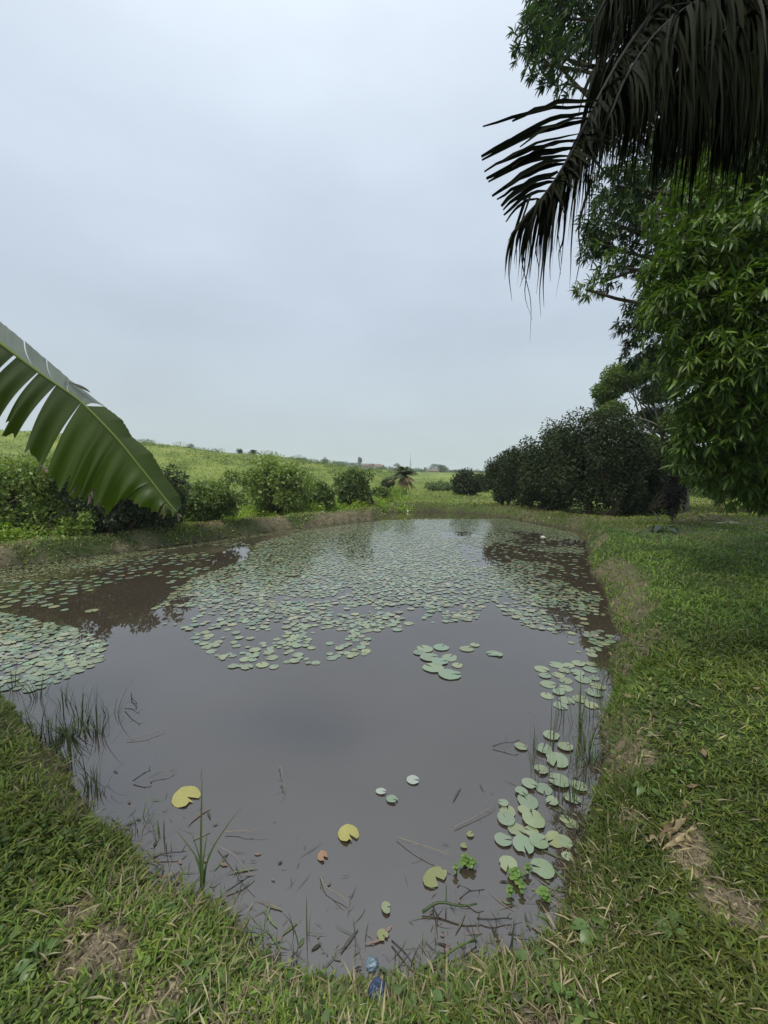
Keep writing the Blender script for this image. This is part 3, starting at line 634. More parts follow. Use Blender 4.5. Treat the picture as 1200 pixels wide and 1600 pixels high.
# ------------------------------------------------------------------ the palm with hanging fronds, overhead at the right
pb = np.array([3.6, 1.7, 0]); pb[2] = gz_at(*pb[:2])
palm = thing('coconut_palm', 'palm whose dark shredded fronds hang down at the upper right', 'palm tree', pb)
pc = pb + [-.1, .1, 4.35]
mb = MB(); pts = bez([pb - [0, 0, .3], pb + [.05, 0, 1.5], pb + [0, 0, 3], pc], 40); rad = .17 + .012 * (np.arange(40) % 2) - np.linspace(0, .03, 40)
mb.add(*tube(pts, rad, 14)); mb.build('trunk', m_bark, palm)
budget = [0]
def frond(pxs, nleaf, seed, hang=1., lens=(.55, .85), left_h=.5, drytail=0, extra=0, wid=.032, both=True):
    g = np.random.default_rng(seed); pts = bez([pc] + [P(*p) for p in pxs], 30)
    fr = obj('frond', mesh('frond', *tube(pts, np.linspace(.022, .004, 30), 6), m_rachis), palm, True)
    pp = bez(pts, 200); tt = norm(np.gradient(pp, axis=0)); mbx = MB()
    for q in range(nleaf + extra):
        s = .22 + .77 * ((q % nleaf) + .5 + g.uniform(-.4, .4)) / nleaf if q < nleaf else g.uniform(.2, .80)
        i_ = min(199, int(s * 199)); p0 = pp[i_]; tn = tt[i_]; sd = np.cross(tn, [0, 0, 1.]); sd /= np.linalg.norm(sd)
        sg = (1 if q % 2 else -1); L_ = g.uniform(*lens) * (1 - .72 * (max(0, s - .5) / .5) ** .8) * (.75 if sg < 0 and left_h < .5 else 1)
        d0 = tn * g.uniform(.5, 1.0) + sd * sg * g.uniform(.4, .9) + np.array([0, 0, g.uniform(-.5, .1)]); d0 /= np.linalg.norm(d0)
        h = hang * g.uniform(.75, 1.2) if sg > 0 else left_h * g.uniform(.5, 1.3)
        m_ = 9; p = [p0]; d = d0.copy()
        for k in range(m_ - 1):
            d = d + np.array([0, 0, -1.]) * h * .42 + g.normal(size=3) * .035; d /= np.linalg.norm(d); p.append(p[-1] + d * L_ / (m_ - 1))
        w0 = wid * g.uniform(.55, 1.15) * (1 - .4 * max(0, s - .5) / .5); sv_ = np.cross(d0, [0, 0, 1.]) + g.normal(size=3) * .7
        V, F_ = strip(np.array(p), lambda s: w0 * np.clip(np.sin(np.pi * np.clip(s * .93 + .07, 0, 1) ** .6), .05, 1), sv_, .18)
        if q < nleaf and budget[0] < 300:
            budget[0] += 1; dry = g.random() < .12
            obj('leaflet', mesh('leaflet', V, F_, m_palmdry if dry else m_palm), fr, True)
            fr.children[-1].matrix_parent_inverse = Matrix.Translation(palm.location).inverted() if False else Matrix.Identity(4)
        else: mbx.add(V, F_)
    if mbx.n:
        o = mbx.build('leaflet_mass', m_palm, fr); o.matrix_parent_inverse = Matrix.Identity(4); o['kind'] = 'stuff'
    return fr
# the frond's own mesh is in world coordinates under the palm; its leaflets share that frame
frond([(1180, -90, 2.5), (1060, -20, 2.45), (985, 70, 2.35), (930, 165, 2.3), (893, 240, 2.25), (855, 300, 2.2), (824, 335, 2.2), (799, 366, 2.2)], 92, 301, 1.0, (.48, .78), .10, extra=190, wid=.019)
frond([(1250, -60, 2.3), (1120, -10, 2.15), (1040, 40, 2.1), (985, 110, 2.05), (950, 190, 2.0)], 60, 302, 1.1, (.6, .9), .7, extra=260, wid=.021)
frond([(1300, -20, 2.2), (1200, 10, 2.1), (1120, 60, 2.05), (1060, 130, 2.0), (1030, 200, 2.0)], 56, 303, 1.2, (.6, .9), .9, extra=300, wid=.022)
frond([(1330, 0, 2.1), (1260, 20, 2.0), (1200, 60, 2.0), (1150, 120, 2.0), (1125, 190, 2.0)], 46, 304, 1.2, (.5, .8), 1.0, extra=260, wid=.022)
frond([(1250, -180, 2.6), (1120, -140, 2.6), (1020, -80, 2.55), (960, -20, 2.5), (915, 60, 2.5)], 46, 305, .9, (.6, .9), .6, extra=260, wid=.021)
for k, (a, e, ln_) in enumerate(((1.2, .5, 2.4), (2.0, .75, 2.3), (2.6, .35, 2.6), (3.3, .7, 2.3), (.3, .5, 2.3), (1.7, 1.05, 2.1), (4.2, .5, 2.4), (5.2, .5, 2.4), (2.3, .95, 2.4), (2.9, 1.0, 2.3))):  # extra fronds out of view overhead, added to shade the hanging ones
    g = np.random.default_rng(340 + k); o_ = np.array([math.cos(a), math.sin(a), 0]); q_ = np.linspace(0, 1, 30)[:, None]
    pts = pc + (o_ * math.cos(e) + np.array([0, 0, math.sin(e)])) * ln_ * q_ + np.array([0, 0, -1.]) * ln_ * .45 * q_ ** 2.2
    fr = obj('frond', mesh('frond', *tube(pts, np.linspace(.022, .004, 30), 6), m_rachis), palm, True); mbx = MB(); pp = bez(pts, 120); tt = norm(np.gradient(pp, axis=0))
    for q in range(150):
        i_ = 20 + q * 98 // 150; sd = np.cross(tt[i_], [0, 0, 1.]); sd /= np.linalg.norm(sd); d = norm(tt[i_] * .6 + sd * (1 if q % 2 else -1) + g.normal(size=3) * .15); p = [pp[i_]]
        for k2 in range(5): d = norm(d + np.array([0, 0, -.28])); p.append(p[-1] + d * .13)
        mbx.add(*strip(np.array(p), lambda s: .034 * np.clip(np.sin(np.pi * np.clip(s * .93 + .07, 0, 1) ** .6), .05, 1), np.cross(d, [0, 0, 1.]), .18))
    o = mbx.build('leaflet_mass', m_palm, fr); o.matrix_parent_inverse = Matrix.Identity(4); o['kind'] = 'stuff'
g = np.random.default_rng(333)
for (x0, y0, x1, y1, w_) in ((930, 166, 754, 199, .014), (935, 158, 800, 188, .020), (915, 192, 752, 244, .026), (918, 188, 752, 250, .018), (906, 210, 768, 262, .020), (902, 218, 757, 268, .016), (896, 232, 760, 280, .026), (890, 243, 764, 284, .018), (882, 256, 768, 306, .022),
                         (872, 270, 782, 322, .028), (864, 284, 786, 328, .022), (856, 298, 786, 338, .020), (846, 310, 790, 345, .018), (920, 184, 815, 228, .026), (900, 222, 800, 262, .026), (885, 250, 790, 292, .024), (925, 176, 790, 222, .018), (868, 278, 776, 313, .016)):
    a, b_ = P(x0, y0, 2.25), P(x1, y1, 2.2); s = np.linspace(0, 1, 9)[:, None]; p = a * (1 - s) + b_ * s + np.array([0, 0, 1.]) * .03 * np.sin(s * 3.14) + g.normal(size=(9, 3)) * .0025
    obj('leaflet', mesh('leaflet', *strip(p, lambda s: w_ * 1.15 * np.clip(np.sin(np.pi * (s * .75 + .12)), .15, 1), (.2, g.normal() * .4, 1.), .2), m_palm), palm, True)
# thin dry threads trailing from the tip
g = np.random.default_rng(306)
for (x0, y0, x1, y1) in ((800, 380, 800, 470), (815, 400, 828, 535), (828, 400, 832, 500), (852, 390, 850, 480), (848, 410, 845, 495), (872, 360, 868, 465), (893, 380, 890, 450), (905, 350, 893, 470), (818, 380, 812, 450), (838, 380, 838, 460),
                         (881, 370, 876, 430), (862, 380, 860, 440), (920, 340, 918, 420), (808, 370, 806, 420)):
    a, b_ = P(x0, y0, 2.2), P(x1, y1, 2.15); mid = (a + b_) / 2 + g.normal(size=3) * .02; st = P(x0 + g.uniform(0, 25), y0 - 70, 2.22)
    p = bez([st, a, mid, b_], 12); w0 = g.uniform(.008, .018)
    V, F_ = strip(p, lambda s: w0 * (1.1 - s), (1, .4, 0), .1); obj('dry_thread', mesh('dry_thread', V, F_, m_palmdry if g.random() < .4 else m_palm), palm, True)

# ------------------------------------------------------------------ banana plant: leaf hanging in from the left
bb = np.array([-3.4, 1.6, 0]); bb[2] = gz_at(*bb[:2])
ban = thing('banana_plant', 'banana plant whose torn arching leaf hangs in from the left', 'banana plant', bb)
mb = MB(); mb.add(*tube(bez([bb - [0, 0, .2], bb + [.02, 0, 1.0], bb + [.1, .1, 2.1]], 12), np.linspace(.13, .07, 12), 12)); mb.build('stem', M('banana_stem', (.12, .14, .06), .6, .4, noise=[(4, (.6, .6, .5), (1.2, 1.2, 1.2))]), ban)
midpx = [(-380, 480, 1.75), (-260, 440, 1.85), (-150, 450, 1.95), (-60, 492, 2.0), (0, 536, 2.0), (60, 581, 2.0), (105, 612, 2.0), (133, 634, 2.0), (180, 682, 1.98), (225, 737, 1.96), (260, 781, 1.94), (277, 801, 1.93)]
mid = bez([bb + [.1, .1, 2.05]] + [P(*p) for p in midpx], 60)
lf = obj('leaf', mesh('leaf', *tube(mid, np.concatenate([np.linspace(.022, .0065, 30), np.linspace(.0065, .0025, 30)]), 7), m_banrib), ban, True)
def seg(a, b_, eb, ea, Ym=2.0, Ye=1.97, nu=26, nv=14, mat=None, rag=.012, bow=.012, seed=0, tone=1., wave=.012):
    """one strip of blade: from the midrib (a..b) to the outer edge (ea..eb)"""
    g = np.random.default_rng(seed); A, B = P(*a, Ym), P(*b_, Ym); EA, EB = P(*ea, Ye), P(*eb, Ye)
    u = np.linspace(0, 1, nu)[None, :, None]; v = np.linspace(0, 1, nv)[:, None, None]
    vv = v * (1 + rag / .3 * (vn(u * 9 + seed * 3.1, u * 0, 4) - .5) * 2 * v)
    p = (A * (1 - u) + B * u) * (1 - vv) + (EA * (1 - u) + EB * u) * vv
    p = p + np.array([0, -1., 0]) * (bow * np.sin(np.pi * v) + wave * np.sin(u * 6.28 * 1.5 + seed) * v) + np.array([0, 0, 1.]) * bow * .8 * np.sin(np.pi * v) * (1 if eb[1] > b_[1] else -.3)
    V = p.reshape(-1, 3); i, j = np.meshgrid(np.arange(nv - 1), np.arange(nu - 1), indexing='ij'); q = i * nu + j
    F_ = np.stack([q, q + 1, q + nu + 1, q + nu], -1).reshape(-1, 4)
    L_ = np.linalg.norm(B - A); vein = np.broadcast_to(u * L_, (nv, nu, 1)).ravel()
    ed = np.broadcast_to(v, (nv, nu, 1)).ravel(); nzv = vn(V[:, 0] * 25, V[:, 2] * 25, 3)
    uu = np.broadcast_to(u, (nv, nu, 1)).ravel(); col = np.ones((len(V), 3)) * tone * (.86 + .30 * vn(uu * L_ * 90 + seed * 7, ed * 1.5, 6) + .12 * vn(V[:, 0] * 12, V[:, 2] * 12, 8))[:, None]; brown = (ed > .97) & (nzv > .8); col[brown] = (1.6, .7, .6)
    o = obj('blade', mesh('blade', V, F_, mat or m_ban, col, True, {'vein': vein}), lf); return o
Z = [((-150, 450), (-60, 492), (-120, 640), (-230, 620)), ((-60, 492), (-8, 531), (-62, 640), (-120, 640)), ((-8, 531), (24, 553), (-45, 634), (-62, 632)), ((28, 556), (60, 581), (-8, 664), (-45, 645)),
     ((61, 582), (88, 601), (24, 690), (0, 668)), ((88, 601), (127, 629), (70, 730), (37, 699)), ((127, 629), (163, 664), (112, 762), (73, 734)), ((163, 664), (182, 685), (138, 772), (112, 762)),
     ((182, 685), (206, 714), (168, 797), (138, 772)), ((206, 714), (238, 754), (199, 776), (168, 797)), ((238, 754), (262, 783), (245, 806), (200, 780)), ((262, 783), (277, 801), (274, 806), (245, 806))]
for k, s_ in enumerate(Z): seg(*s_, seed=k, rag=.05 if k > 3 else .02, tone=[1, .9, .8, .85, .8, .9, 1, .95, 1.05, 1.1, 1.1, 1.1][k])
# the upper half of the blade: waxy grey where it turns over the rib, green near the tip
U = [((-150, 450), (-62, 492), (-45, 470), (-140, 425), 1), ((-62, 492), (-2, 534), (-2, 501), (-45, 470), 1), ((-2, 534), (53, 575), (37, 532), (-2, 501), 1), ((53, 575), (85, 597), (73, 562), (39, 533), 1),
     ((85, 597), (108, 614), (107, 591), (74, 562), 1), ((108, 614), (134, 634), (163, 635), (107, 591), 1)]
for k, (a, b_, eb, ea, wx) in enumerate(U): seg(a, b_, eb, ea, Ye=2.18, mat=m_banwax, seed=40 + k, nv=7, bow=.015, wave=.002, tone=[1, .95, 1, .9, 1.05, 1][k])
U2 = [((134, 634), (158, 659), (190, 655), (163, 635)), ((158, 659), (182, 685), (207, 683), (190, 655)), ((182, 685), (206, 714), (236, 707), (207, 683)), ((206, 714), (233, 747), (256, 742), (236, 707)), ((233, 747), (259, 779), (281, 775), (256, 742)), ((259, 779), (277, 801), (284, 792), (281, 775))]
for k, s_ in enumerate(U2): seg(*s_, Ye=2.08, seed=60, nv=7, bow=.01, wave=0., tone=.95)
# withered flap curled over the upper edge
p = bez([P(108, 597, 2.1), P(120, 600, 2.08), P(132, 606, 2.06), P(141, 613, 2.05)], 8); V, F_ = strip(p, lambda s: .03 * np.sin(np.pi * np.clip(s, .1, .95)), (0, 1, .4), .2); o = obj('withered_flap', mesh('withered_flap', V, F_, m_palmdry), lf)
for k, (x, y, dx, dy) in enumerate(((258, 790, -4, 22), (270, 800, 14, 8), (275, 800, 4, 16), (120, 757, -12, 18), (140, 770, -4, 20), (60, 725, 14, 14))):
    p = bez([P(x, y, 1.93), P(x + dx * .5 + 2, y + dy * .5, 1.93), P(x + dx, y + dy, 1.92)], 6); V, F_ = strip(p, lambda s: .014 * np.sin(np.pi * np.clip(s, .12, .97)), (1, .2, .3), .25)
    obj('dry_shred', mesh('dry_shred', V, F_, m_bark), lf)
# stubs of further leaves outside the frame give the plant its crown
for k, a in enumerate((2.6, 3.6, 4.8)):
    o_ = np.array([math.cos(a), math.sin(a), 0]); st = bb + [.1, .1, 2.05]; p = bez([st, st + o_ * .4 + [0, 0, .7], st + o_ * 1.1 + [0, 0, .8], st + o_ * 1.7 + [0, 0, .3]], 14)
    V, F_ = strip(p, lambda s: .05 + .5 * np.sin(np.pi * np.clip(s * 1.1 - .1, 0, .98)), np.cross(o_, [0, 0, 1.]), -.12)
    obj('leaf', mesh('leaf', V, F_, m_ban, np.ones((len(V), 3)), True), ban, True)

# ------------------------------------------------------------------ lily pads
def pad_mesh(name, mat, seed, n=16, notch=.32, wave=.012):
    g = np.random.default_rng(seed); th = np.linspace(notch / 2, 2 * math.pi - notch / 2, n); r = 1 + g.normal(size=n) * .02; r *= 1 + .06 * np.cos(th + 3.14); b_ = g.integers(1, n - 1); r[b_] *= g.uniform(.6, 1); r[(b_ + 1) % n] *= g.uniform(.8, 1)
    z = wave * np.sin(th * 2 + g.uniform(0, 6)) + wave * .5 * np.sin(th * 5)
    V = [(-.12 * 0, 0, 0)]; rim = [(math.cos(t_) * q, math.sin(t_) * q * .94, zz + .0) for t_, q, zz in zip(th, r, z)]; mid_ = [(x * .55, y * .55, z_ * .4 + .006) for x, y, z_ in rim]
    V += mid_ + rim; i = np.arange(n - 1)
    F = [np.stack([i * 0, i + 1, i + 2], -1), np.stack([i + 1, i + 1 + n, i + 2 + n, i + 2], -1)]
    return mesh(name, V, F, mat, None, True), np.array(V), F
padM = [pad_mesh('lily_pad', m_pad, s)[0] for s in range(5)]; padY = pad_mesh('lily_pad', m_padyellow, 11, 20, .5, .07)[0]; padO = pad_mesh('lily_pad', m_padold, 12, 18, .6, .04)[0]
padG = pad_mesh('lily_pad', m_padgrey, 13, 18, .4, .03)[0]; padR = pad_mesh('lily_pad', m_red, 14, 12, .9, .12)[0]
ORD = ['leftmost', 'second from the left', 'third from the left', 'fourth from the left', 'fifth from the left', 'sixth from the left', 'seventh from the left', 'eighth from the left']
def row_labels(pts, head, near_first=False):
    """pts in world x, y: rows from the farthest to the nearest, then along each row"""
    n = len(pts); nrow = max(2, min(7, max(round(math.sqrt(n / 1.3)), -(-n // 8)))); o = sorted(range(n), key=lambda k: -pts[k][1]); names = {2: ['far', 'near'], 3: ['far', 'middle', 'near'], 4: ['farthest', 'second', 'third', 'nearest'], 5: ['farthest', 'second', 'third', 'fourth', 'nearest'], 6: ['farthest', 'second', 'third', 'fourth', 'fifth', 'nearest'], 7: ['farthest', 'second', 'third', 'fourth', 'fifth', 'sixth', 'nearest']}[nrow]
    out = [None] * n
    for q in range(nrow):
        row = sorted(o[q * n // nrow:(q + 1) * n // nrow], key=lambda k: pts[k][0] / pts[k][1])
        for i_, k in enumerate(row): out[k] = '%s, %s in its %s row' % (head, ORD[min(i_, 7)], names[q])
    return out
def put_pad(me, p, r, label, group=None, rz=None, z=.006, tilt=.02, sy=1., cat='lily pad', name='lily_pad'):
    o = obj(name, me); o.location = (float(p[0]), float(p[1]), z); o.scale = (r, r * sy, r)
    o.rotation_euler = (random.gauss(0, tilt), random.gauss(0, tilt), random.uniform(0, 6.28) if rz is None else rz); return tag(o, label, cat, group)
near = [  # px, py, width in px, mesh, label
    (292, 1247, 42, padY, 'large yellow lily leaf folded at its notch, left of centre', 1), (545, 1305, 34, padY, 'oval yellow lily leaf floating alone in the middle', 1), (680, 1372, 28, padO, 'half sunken yellow green lily leaf beside the floating weed', 1.7),
    (646, 1220, 20, padG, 'small pale grey lily pad alone in open water', 1), (596, 1238, 17, padG, 'smaller pale pad of the pair in open water', .8), (613, 1250, 19, padM[0], 'greener pad of the pair in open water', 1),
    (604, 1420, 15, padM[1], 'small upright green pad near the bottom centre', 1.5), (598, 1463, 18, padO, 'small yellow green pad nearest the bottom bank', 1), (505, 1340, 18, padR, 'curled reddish brown leaf floating left of centre', 1),
    (735, 1305, 12, padO, 'tiny yellow pad above its twin, left of the pad cluster', 1), (725, 1323, 11, padO, 'tiny yellow pad below its twin, left of the pad cluster', 1)]
def pxr(px, py, wpx):
    g_ = G(px, py); return wpx / 2 * (g_[1] * math.cos(PITCH) + CAM_Z * math.sin(PITCH)) / FPX
for (x, y, wq, me_, lb, sy) in near:
    put_pad(me_, G(x, y), pxr(x, y, wq), lb, rz=random.uniform(-1, 1), tilt=.05, sy=sy, cat='leaf' if me_ is padR else 'lily pad', name='floating_leaf' if me_ is padR else 'lily_pad', z=.008)
rc = [(793, 1268, 26), (824, 1253, 32), (790, 1281, 28), (833, 1282, 36), (808, 1298, 28), (787, 1314, 27), (818, 1324, 34), (843, 1318, 30), (866, 1313, 32), (794, 1353, 30), (846, 1360, 36), (872, 1222, 34), (850, 1235, 26), (895, 1250, 26), (870, 1190, 36),
      (850, 1172, 26), (893, 1289, 22), (883, 1282, 18), (786, 1257, 16), (815, 1240, 20), (880, 1315, 26), (820, 1268, 20), (905, 1230, 24), (862, 1255, 20), (830, 1300, 22), (815, 1168, 20), (845, 1205, 22), (828, 1228, 24), (887, 1340, 18), (862, 1150, 26), (884, 1168, 24)]
rl = row_labels([G(x, y) for x, y, _ in rc], 'cluster pad near the right bank')
for k, (x, y, wq) in enumerate(rc):
    o = put_pad(padM[k % 5], G(x, y), pxr(x, y, wq) * 1.0, rl[k], 'loose cluster of pads near the right bank', z=.006 + .0035 * (k % 4), tilt=.03)
mc = [(663, 1014, 28), (690, 1012, 26), (672, 1028, 30), (703, 1028, 26), (676, 1044, 34), (704, 1055, 36), (730, 1014, 24), (655, 1020, 20), (688, 1035, 26), (715, 1040, 18), (770, 1022, 22), (778, 1024, 16), (742, 1008, 16)]
rl = row_labels([G(x, y) for x, y, _ in mc], 'pad of the small detached group')
for k, (x, y, wq) in enumerate(mc): put_pad(padM[k % 5], G(x, y), pxr(x, y, wq), rl[k], 'small detached group of pads right of centre', z=.006 + .003 * (k % 3))
# mats: dart throwing inside surveyed outlines
def inpoly(p, q):
    c = False; j = len(q) - 1
    for i in range(len(q)):
        if (q[i][1] > p[1]) != (q[j][1] > p[1]) and p[0] < (q[j][0] - q[i][0]) * (p[1] - q[i][1]) / (q[j][1] - q[i][1]) + q[i][0]: c = not c
        j = i
    return c
main = [G(*p)[:2] for p in ((600, 813), (790, 811), (850, 823), (900, 834), (918, 870), (935, 915), (955, 960), (958, 1000), (948, 1030), (900, 1020), (830, 985), (790, 960), (765, 930), (745, 968), (640, 978), (575, 1000), (575, 1024), (520, 1034), (430, 1052), (372, 1048),
                                 (322, 1014), (262, 985), (240, 952), (300, 905), (390, 872), (400, 850), (460, 833), (530, 822))]
left = [G(*p)[:2] for p in ((-120, 952), (0, 958), (60, 972), (130, 985), (166, 1008), (152, 1040), (100, 1062), (60, 1080), (-10, 1082), (-120, 1050))]
rnear = [G(*p)[:2] for p in ((845, 1045), (900, 1030), (948, 1040), (948, 1080), (925, 1105), (880, 1110), (850, 1085))]
darkl = [G(*p)[:2] for p in ((20, 905), (200, 870), (380, 845), (400, 865), (300, 900), (230, 950), (180, 960), (60, 950), (-80, 955), (-80, 920))]
g = np.random.default_rng(77)
allp = []; grid = {}
def darts(pl, n, rr, sp, dens, tagn):
    pl_ = np.array(pl); lo, hi = pl_.min(0), pl_.max(0)
    for _ in range(n):
        p = g.uniform(lo, hi)
        if not inpoly(p, pl): continue
        if dens is not None and g.random() > dens(p): continue
        r = g.uniform(*rr); key = (int(p[0] / .25), int(p[1] / .25)); ok = True
        for a in (-1, 0, 1):
            for b_ in (-1, 0, 1):
                for (qx, qy, qr) in grid.get((key[0] + a, key[1] + b_), ()):
                    if (qx - p[0]) ** 2 + (qy - p[1]) ** 2 < ((qr + r) * sp) ** 2: ok = False; break
                if not ok: break
            if not ok: break
        if ok: grid.setdefault(key, []).append((p[0], p[1], r)); allp.append((p[0], p[1], r, tagn))
def dmain(p):
    n = float(fbm(np.array([p[0] * 1.1]), np.array([p[1] * .8]), 3, 90)[0])
    if p[0] > 2.1 - .03 * p[1] and p[1] < 14: return .6 if n > .40 + .05 * math.sin(p[1] * 3) else .03     # broken mats with open water by the right bank
    e = min(1, max(0, (p[1] - 3.6) / 3.6)) ** 1.2; h_ = float(vn(np.array([p[0] * 3.1]), np.array([p[1] * 2.2]), 55)[0]); return (.16 + .84 * e) * (1 if n > .40 else .2 + .3 * e) * (1 if h_ > .42 - .36 * e else .08)
darts(main, 120000, (.024, .064), .68, dmain, 'mat')
darts(left, 9000, (.026, .066), .68, None, 'left')
darts(rnear, 500, (.05, .075), .85, None, 'right')
darts(darkl, 5200, (.05, .085), .95, lambda p: .5 * float(S((vn(np.array([p[0] * 1.2]), np.array([p[1] * 1.2]), 8)[0] - .45) / .3)), 'dark')
d_ = sdist(np.array([a[0] for a in allp]), np.array([a[1] for a in allp])); allp = [a for a, q in zip(allp, d_) if q < -.08]
allp.sort(key=lambda a: a[0] ** 2 + a[1] ** 2 - (100 if abs(a[0] / a[1]) > .95 else 0) * -1)
LB = {'mat': ('round green pad in the dense floating mat over the middle of the pond', 'lily pads of the dense middle mat'), 'left': ('pad in the pale green patch floating off the left bank', 'pads of the pale patch off the left bank'),
      'right': ('pad in the patch among the reeds by the right bank', 'pads among the right bank reeds'), 'dark': ('pad scattered over the dark tree reflection at the left', 'pads scattered over the dark reflection')}
NI = 256
lab_ = {}
for tg, hd in (('left', 'pale patch pad off the left bank'), ('right', 'pad among the right bank reeds'), ('dark', 'pad over the dark reflection')):
    ks = [k for k, a in enumerate(allp[:NI]) if a[3] == tg]
    if 1 < len(ks) <= 56: lab_.update(zip(ks, row_labels([allp[k] for k in ks], hd)))
for k, (x, y, r, tg) in enumerate(allp[:NI]): put_pad(padM[k % 5], (x, y), r, lab_.get(k, LB[tg][0]), LB[tg][1], z=.004 + .002 * (k % 3), tilt=.010)
rest = np.array([(a[0], a[1], a[2]) for a in allp[NI:]])
_, pv, pf = pad_mesh('lily_pad', m_pad, 3, 10); n = len(rest); th = g.uniform(0, 6.28, n); ct, st_ = np.cos(th), np.sin(th); tx, ty = g.normal(size=n) * .012, g.normal(size=n) * .012
x_ = rest[:, 2, None] * (pv[None, :, 0] * ct[:, None] - pv[None, :, 1] * st_[:, None]); y_ = rest[:, 2, None] * (pv[None, :, 0] * st_[:, None] + pv[None, :, 1] * ct[:, None])
z_ = rest[:, 2, None] * pv[None, :, 2] + np.abs(x_ * tx[:, None] + y_ * ty[:, None]) + .005 + .003 * (np.arange(n) % 3)[:, None]
V = np.stack([x_ + rest[:, :1], y_ + rest[:, 1:2], z_], -1).reshape(-1, 3); off = (np.arange(n) * len(pv))[:, None, None]
cb = g.uniform(.6, 1.25, n)[:, None] * np.stack([g.uniform(.8, 1.3, n), np.ones(n), g.uniform(.8, 1.2, n)], -1)
tag(obj('lily_pad_mat', mesh('lily_pad_mat', V, [(f[None] + off).reshape(-1, f.shape[1]) for f in pf], m_padmass, np.repeat(cb, len(pv), 0))), 'far part of the floating lily pad mat', kind='stuff')
# duckweed skin under the left bank
n = 9000; u = g.uniform(0, 1, n); px_ = -60 + u * 620; bx = np.interp(px_, [-60, 0, 120, 230, 350, 444, 530, 594], [895, 888, 873, 858, 841, 829, 820, 813])
wd_ = np.interp(px_, [-60, 150, 250, 594], [16, 13, 4, 3]); py_ = bx + np.abs(g.normal(size=n)) * wd_ * .6
q = np.array([G(a, b_)[:2] for a, b_ in zip(px_, py_)]); r = g.uniform(.012, .03, n); th = np.arange(5) * 1.2566
V = np.stack([q[:, :1] + r[:, None] * np.cos(th), q[:, 1:] + r[:, None] * np.sin(th), np.full((n, 5), .006)], -1).reshape(-1, 3)
cb = np.repeat(g.uniform(.8, 1.5, n)[:, None] * np.array([1.25, 1.1, .9]), 5, 0)
tag(obj('duckweed', mesh('duckweed', V, (np.arange(n) * 5)[:, None] + np.arange(5)[None], m_padmass, cb, False)), 'pale floating duckweed along the left bank', kind='stuff')
# white water lily flower and litter
p = G(848, 843); t = thing('water_lily_flower', 'white water lily flower open near the dark trees', 'flower', (p[0], p[1], .02))
for q in range(14):
    a = q * 2.4; e = .3 + (q / 14) * .9; out_ = np.array([math.cos(a) * math.cos(e), math.sin(a) * math.cos(e), math.sin(e)]); s = np.linspace(0, 1, 5)[:, None]
    V, F_ = strip(out_ * .10 * s + [0, 0, .0], lambda s: .045 * np.sin(np.pi * np.clip(s, .1, .95)), np.cross(out_, [0, 0, 1.]), .2); obj('petal', mesh('petal', V, F_, m_petal), t)

# ------------------------------------------------------------------ reeds, twigs and floating weed
def reed(label, px, py, blades, seed, name='reed_clump', cat='reeds', group=None, h=(.2, .4), wid=.006, lean=.35, z=-.03, mat=None):
    g = np.random.default_rng(seed); b0 = G(px, py); d = float(sdist(np.array([b0[0]]), np.array([b0[1]]))[0])
    b0[2] = z if d < 0 else gz_at(b0[0], b0[1]) - .01
    t = thing(name, label, cat, b0, group=group)
    for q in range(blades):
        a = g.uniform(0, 6.28); H = g.uniform(*h); ln_ = g.uniform(0, lean) * H; o_ = np.array([math.cos(a), math.sin(a), 0])
        f = b0 + o_ * g.uniform(0, .06); kink = g.random() < .25
        p = [f, f + o_ * ln_ * .2 + [0, 0, H * .4], f + o_ * ln_ * .55 + [0, 0, H * .75], f + o_ * ln_ + [0, 0, H]]
        if kink: p[-1] = p[-2] + o_ * H * .4 + [0, 0, -H * .15]
        w0 = wid * g.uniform(.6, 1.3); V, F_ = strip(bez(p, 9), lambda s: w0 * np.clip(1.15 - s, .08, 1), (math.cos(a + 1.57 + g.normal() * .5), math.sin(a + 1.57), 0), .2)
        obj('blade', mesh('blade', V, F_, mat or (m_reeddark if g.random() < .25 else m_reed)), t, True)
    return t
Lr = [(60, 1180, 7, .3), (88, 1165, 9, .22), (112, 1190, 8, .3), (140, 1225, 7, .2), (152, 1145, 8, .25), (125, 1120, 7, .28), (100, 1100, 5, .22), (60, 1090, 6, .25), (20, 1075, 5, .2), (75, 1140, 7, .18), (175, 1120, 3, .2), (150, 1235, 8, .14), (215, 1290, 5, .12), (255, 1310, 4, .14)]
rl = row_labels([G(q[0], q[1]) for q in Lr], 'thin reed clump off the left bank')
for k, (x, y, n, h) in enumerate(Lr): reed(rl[k], x, y, n * 2 + 3, 400 + k, group='reed clumps in the left shallows', h=(h * .35, h * 1.25), wid=.006, lean=.8)
Rr_ = [(915, 1170, 9, .38), (905, 1140, 8, .42), (925, 1120, 7, .3), (900, 1195, 6, .22), (862, 1170, 4, .32), (845, 1215, 3, .3), (880, 1120, 5, .3), (930, 1190, 6, .25), (895, 1250, 5, .2), (872, 1255, 4, .22), (838, 1180, 2, .2), (935, 1085, 6, .25), (940, 1050, 6, .2), (915, 1230, 5, .2)]
rl = row_labels([G(q[0], q[1]) for q in Rr_], 'tall reeds by the right bank')
for k, (x, y, n, h) in enumerate(Rr_): reed(rl[k], x, y, n + n // 2 + 2, 450 + k, group='reed clumps against the right bank', h=(h * .4, h * 1.3), wid=.006, lean=.6)
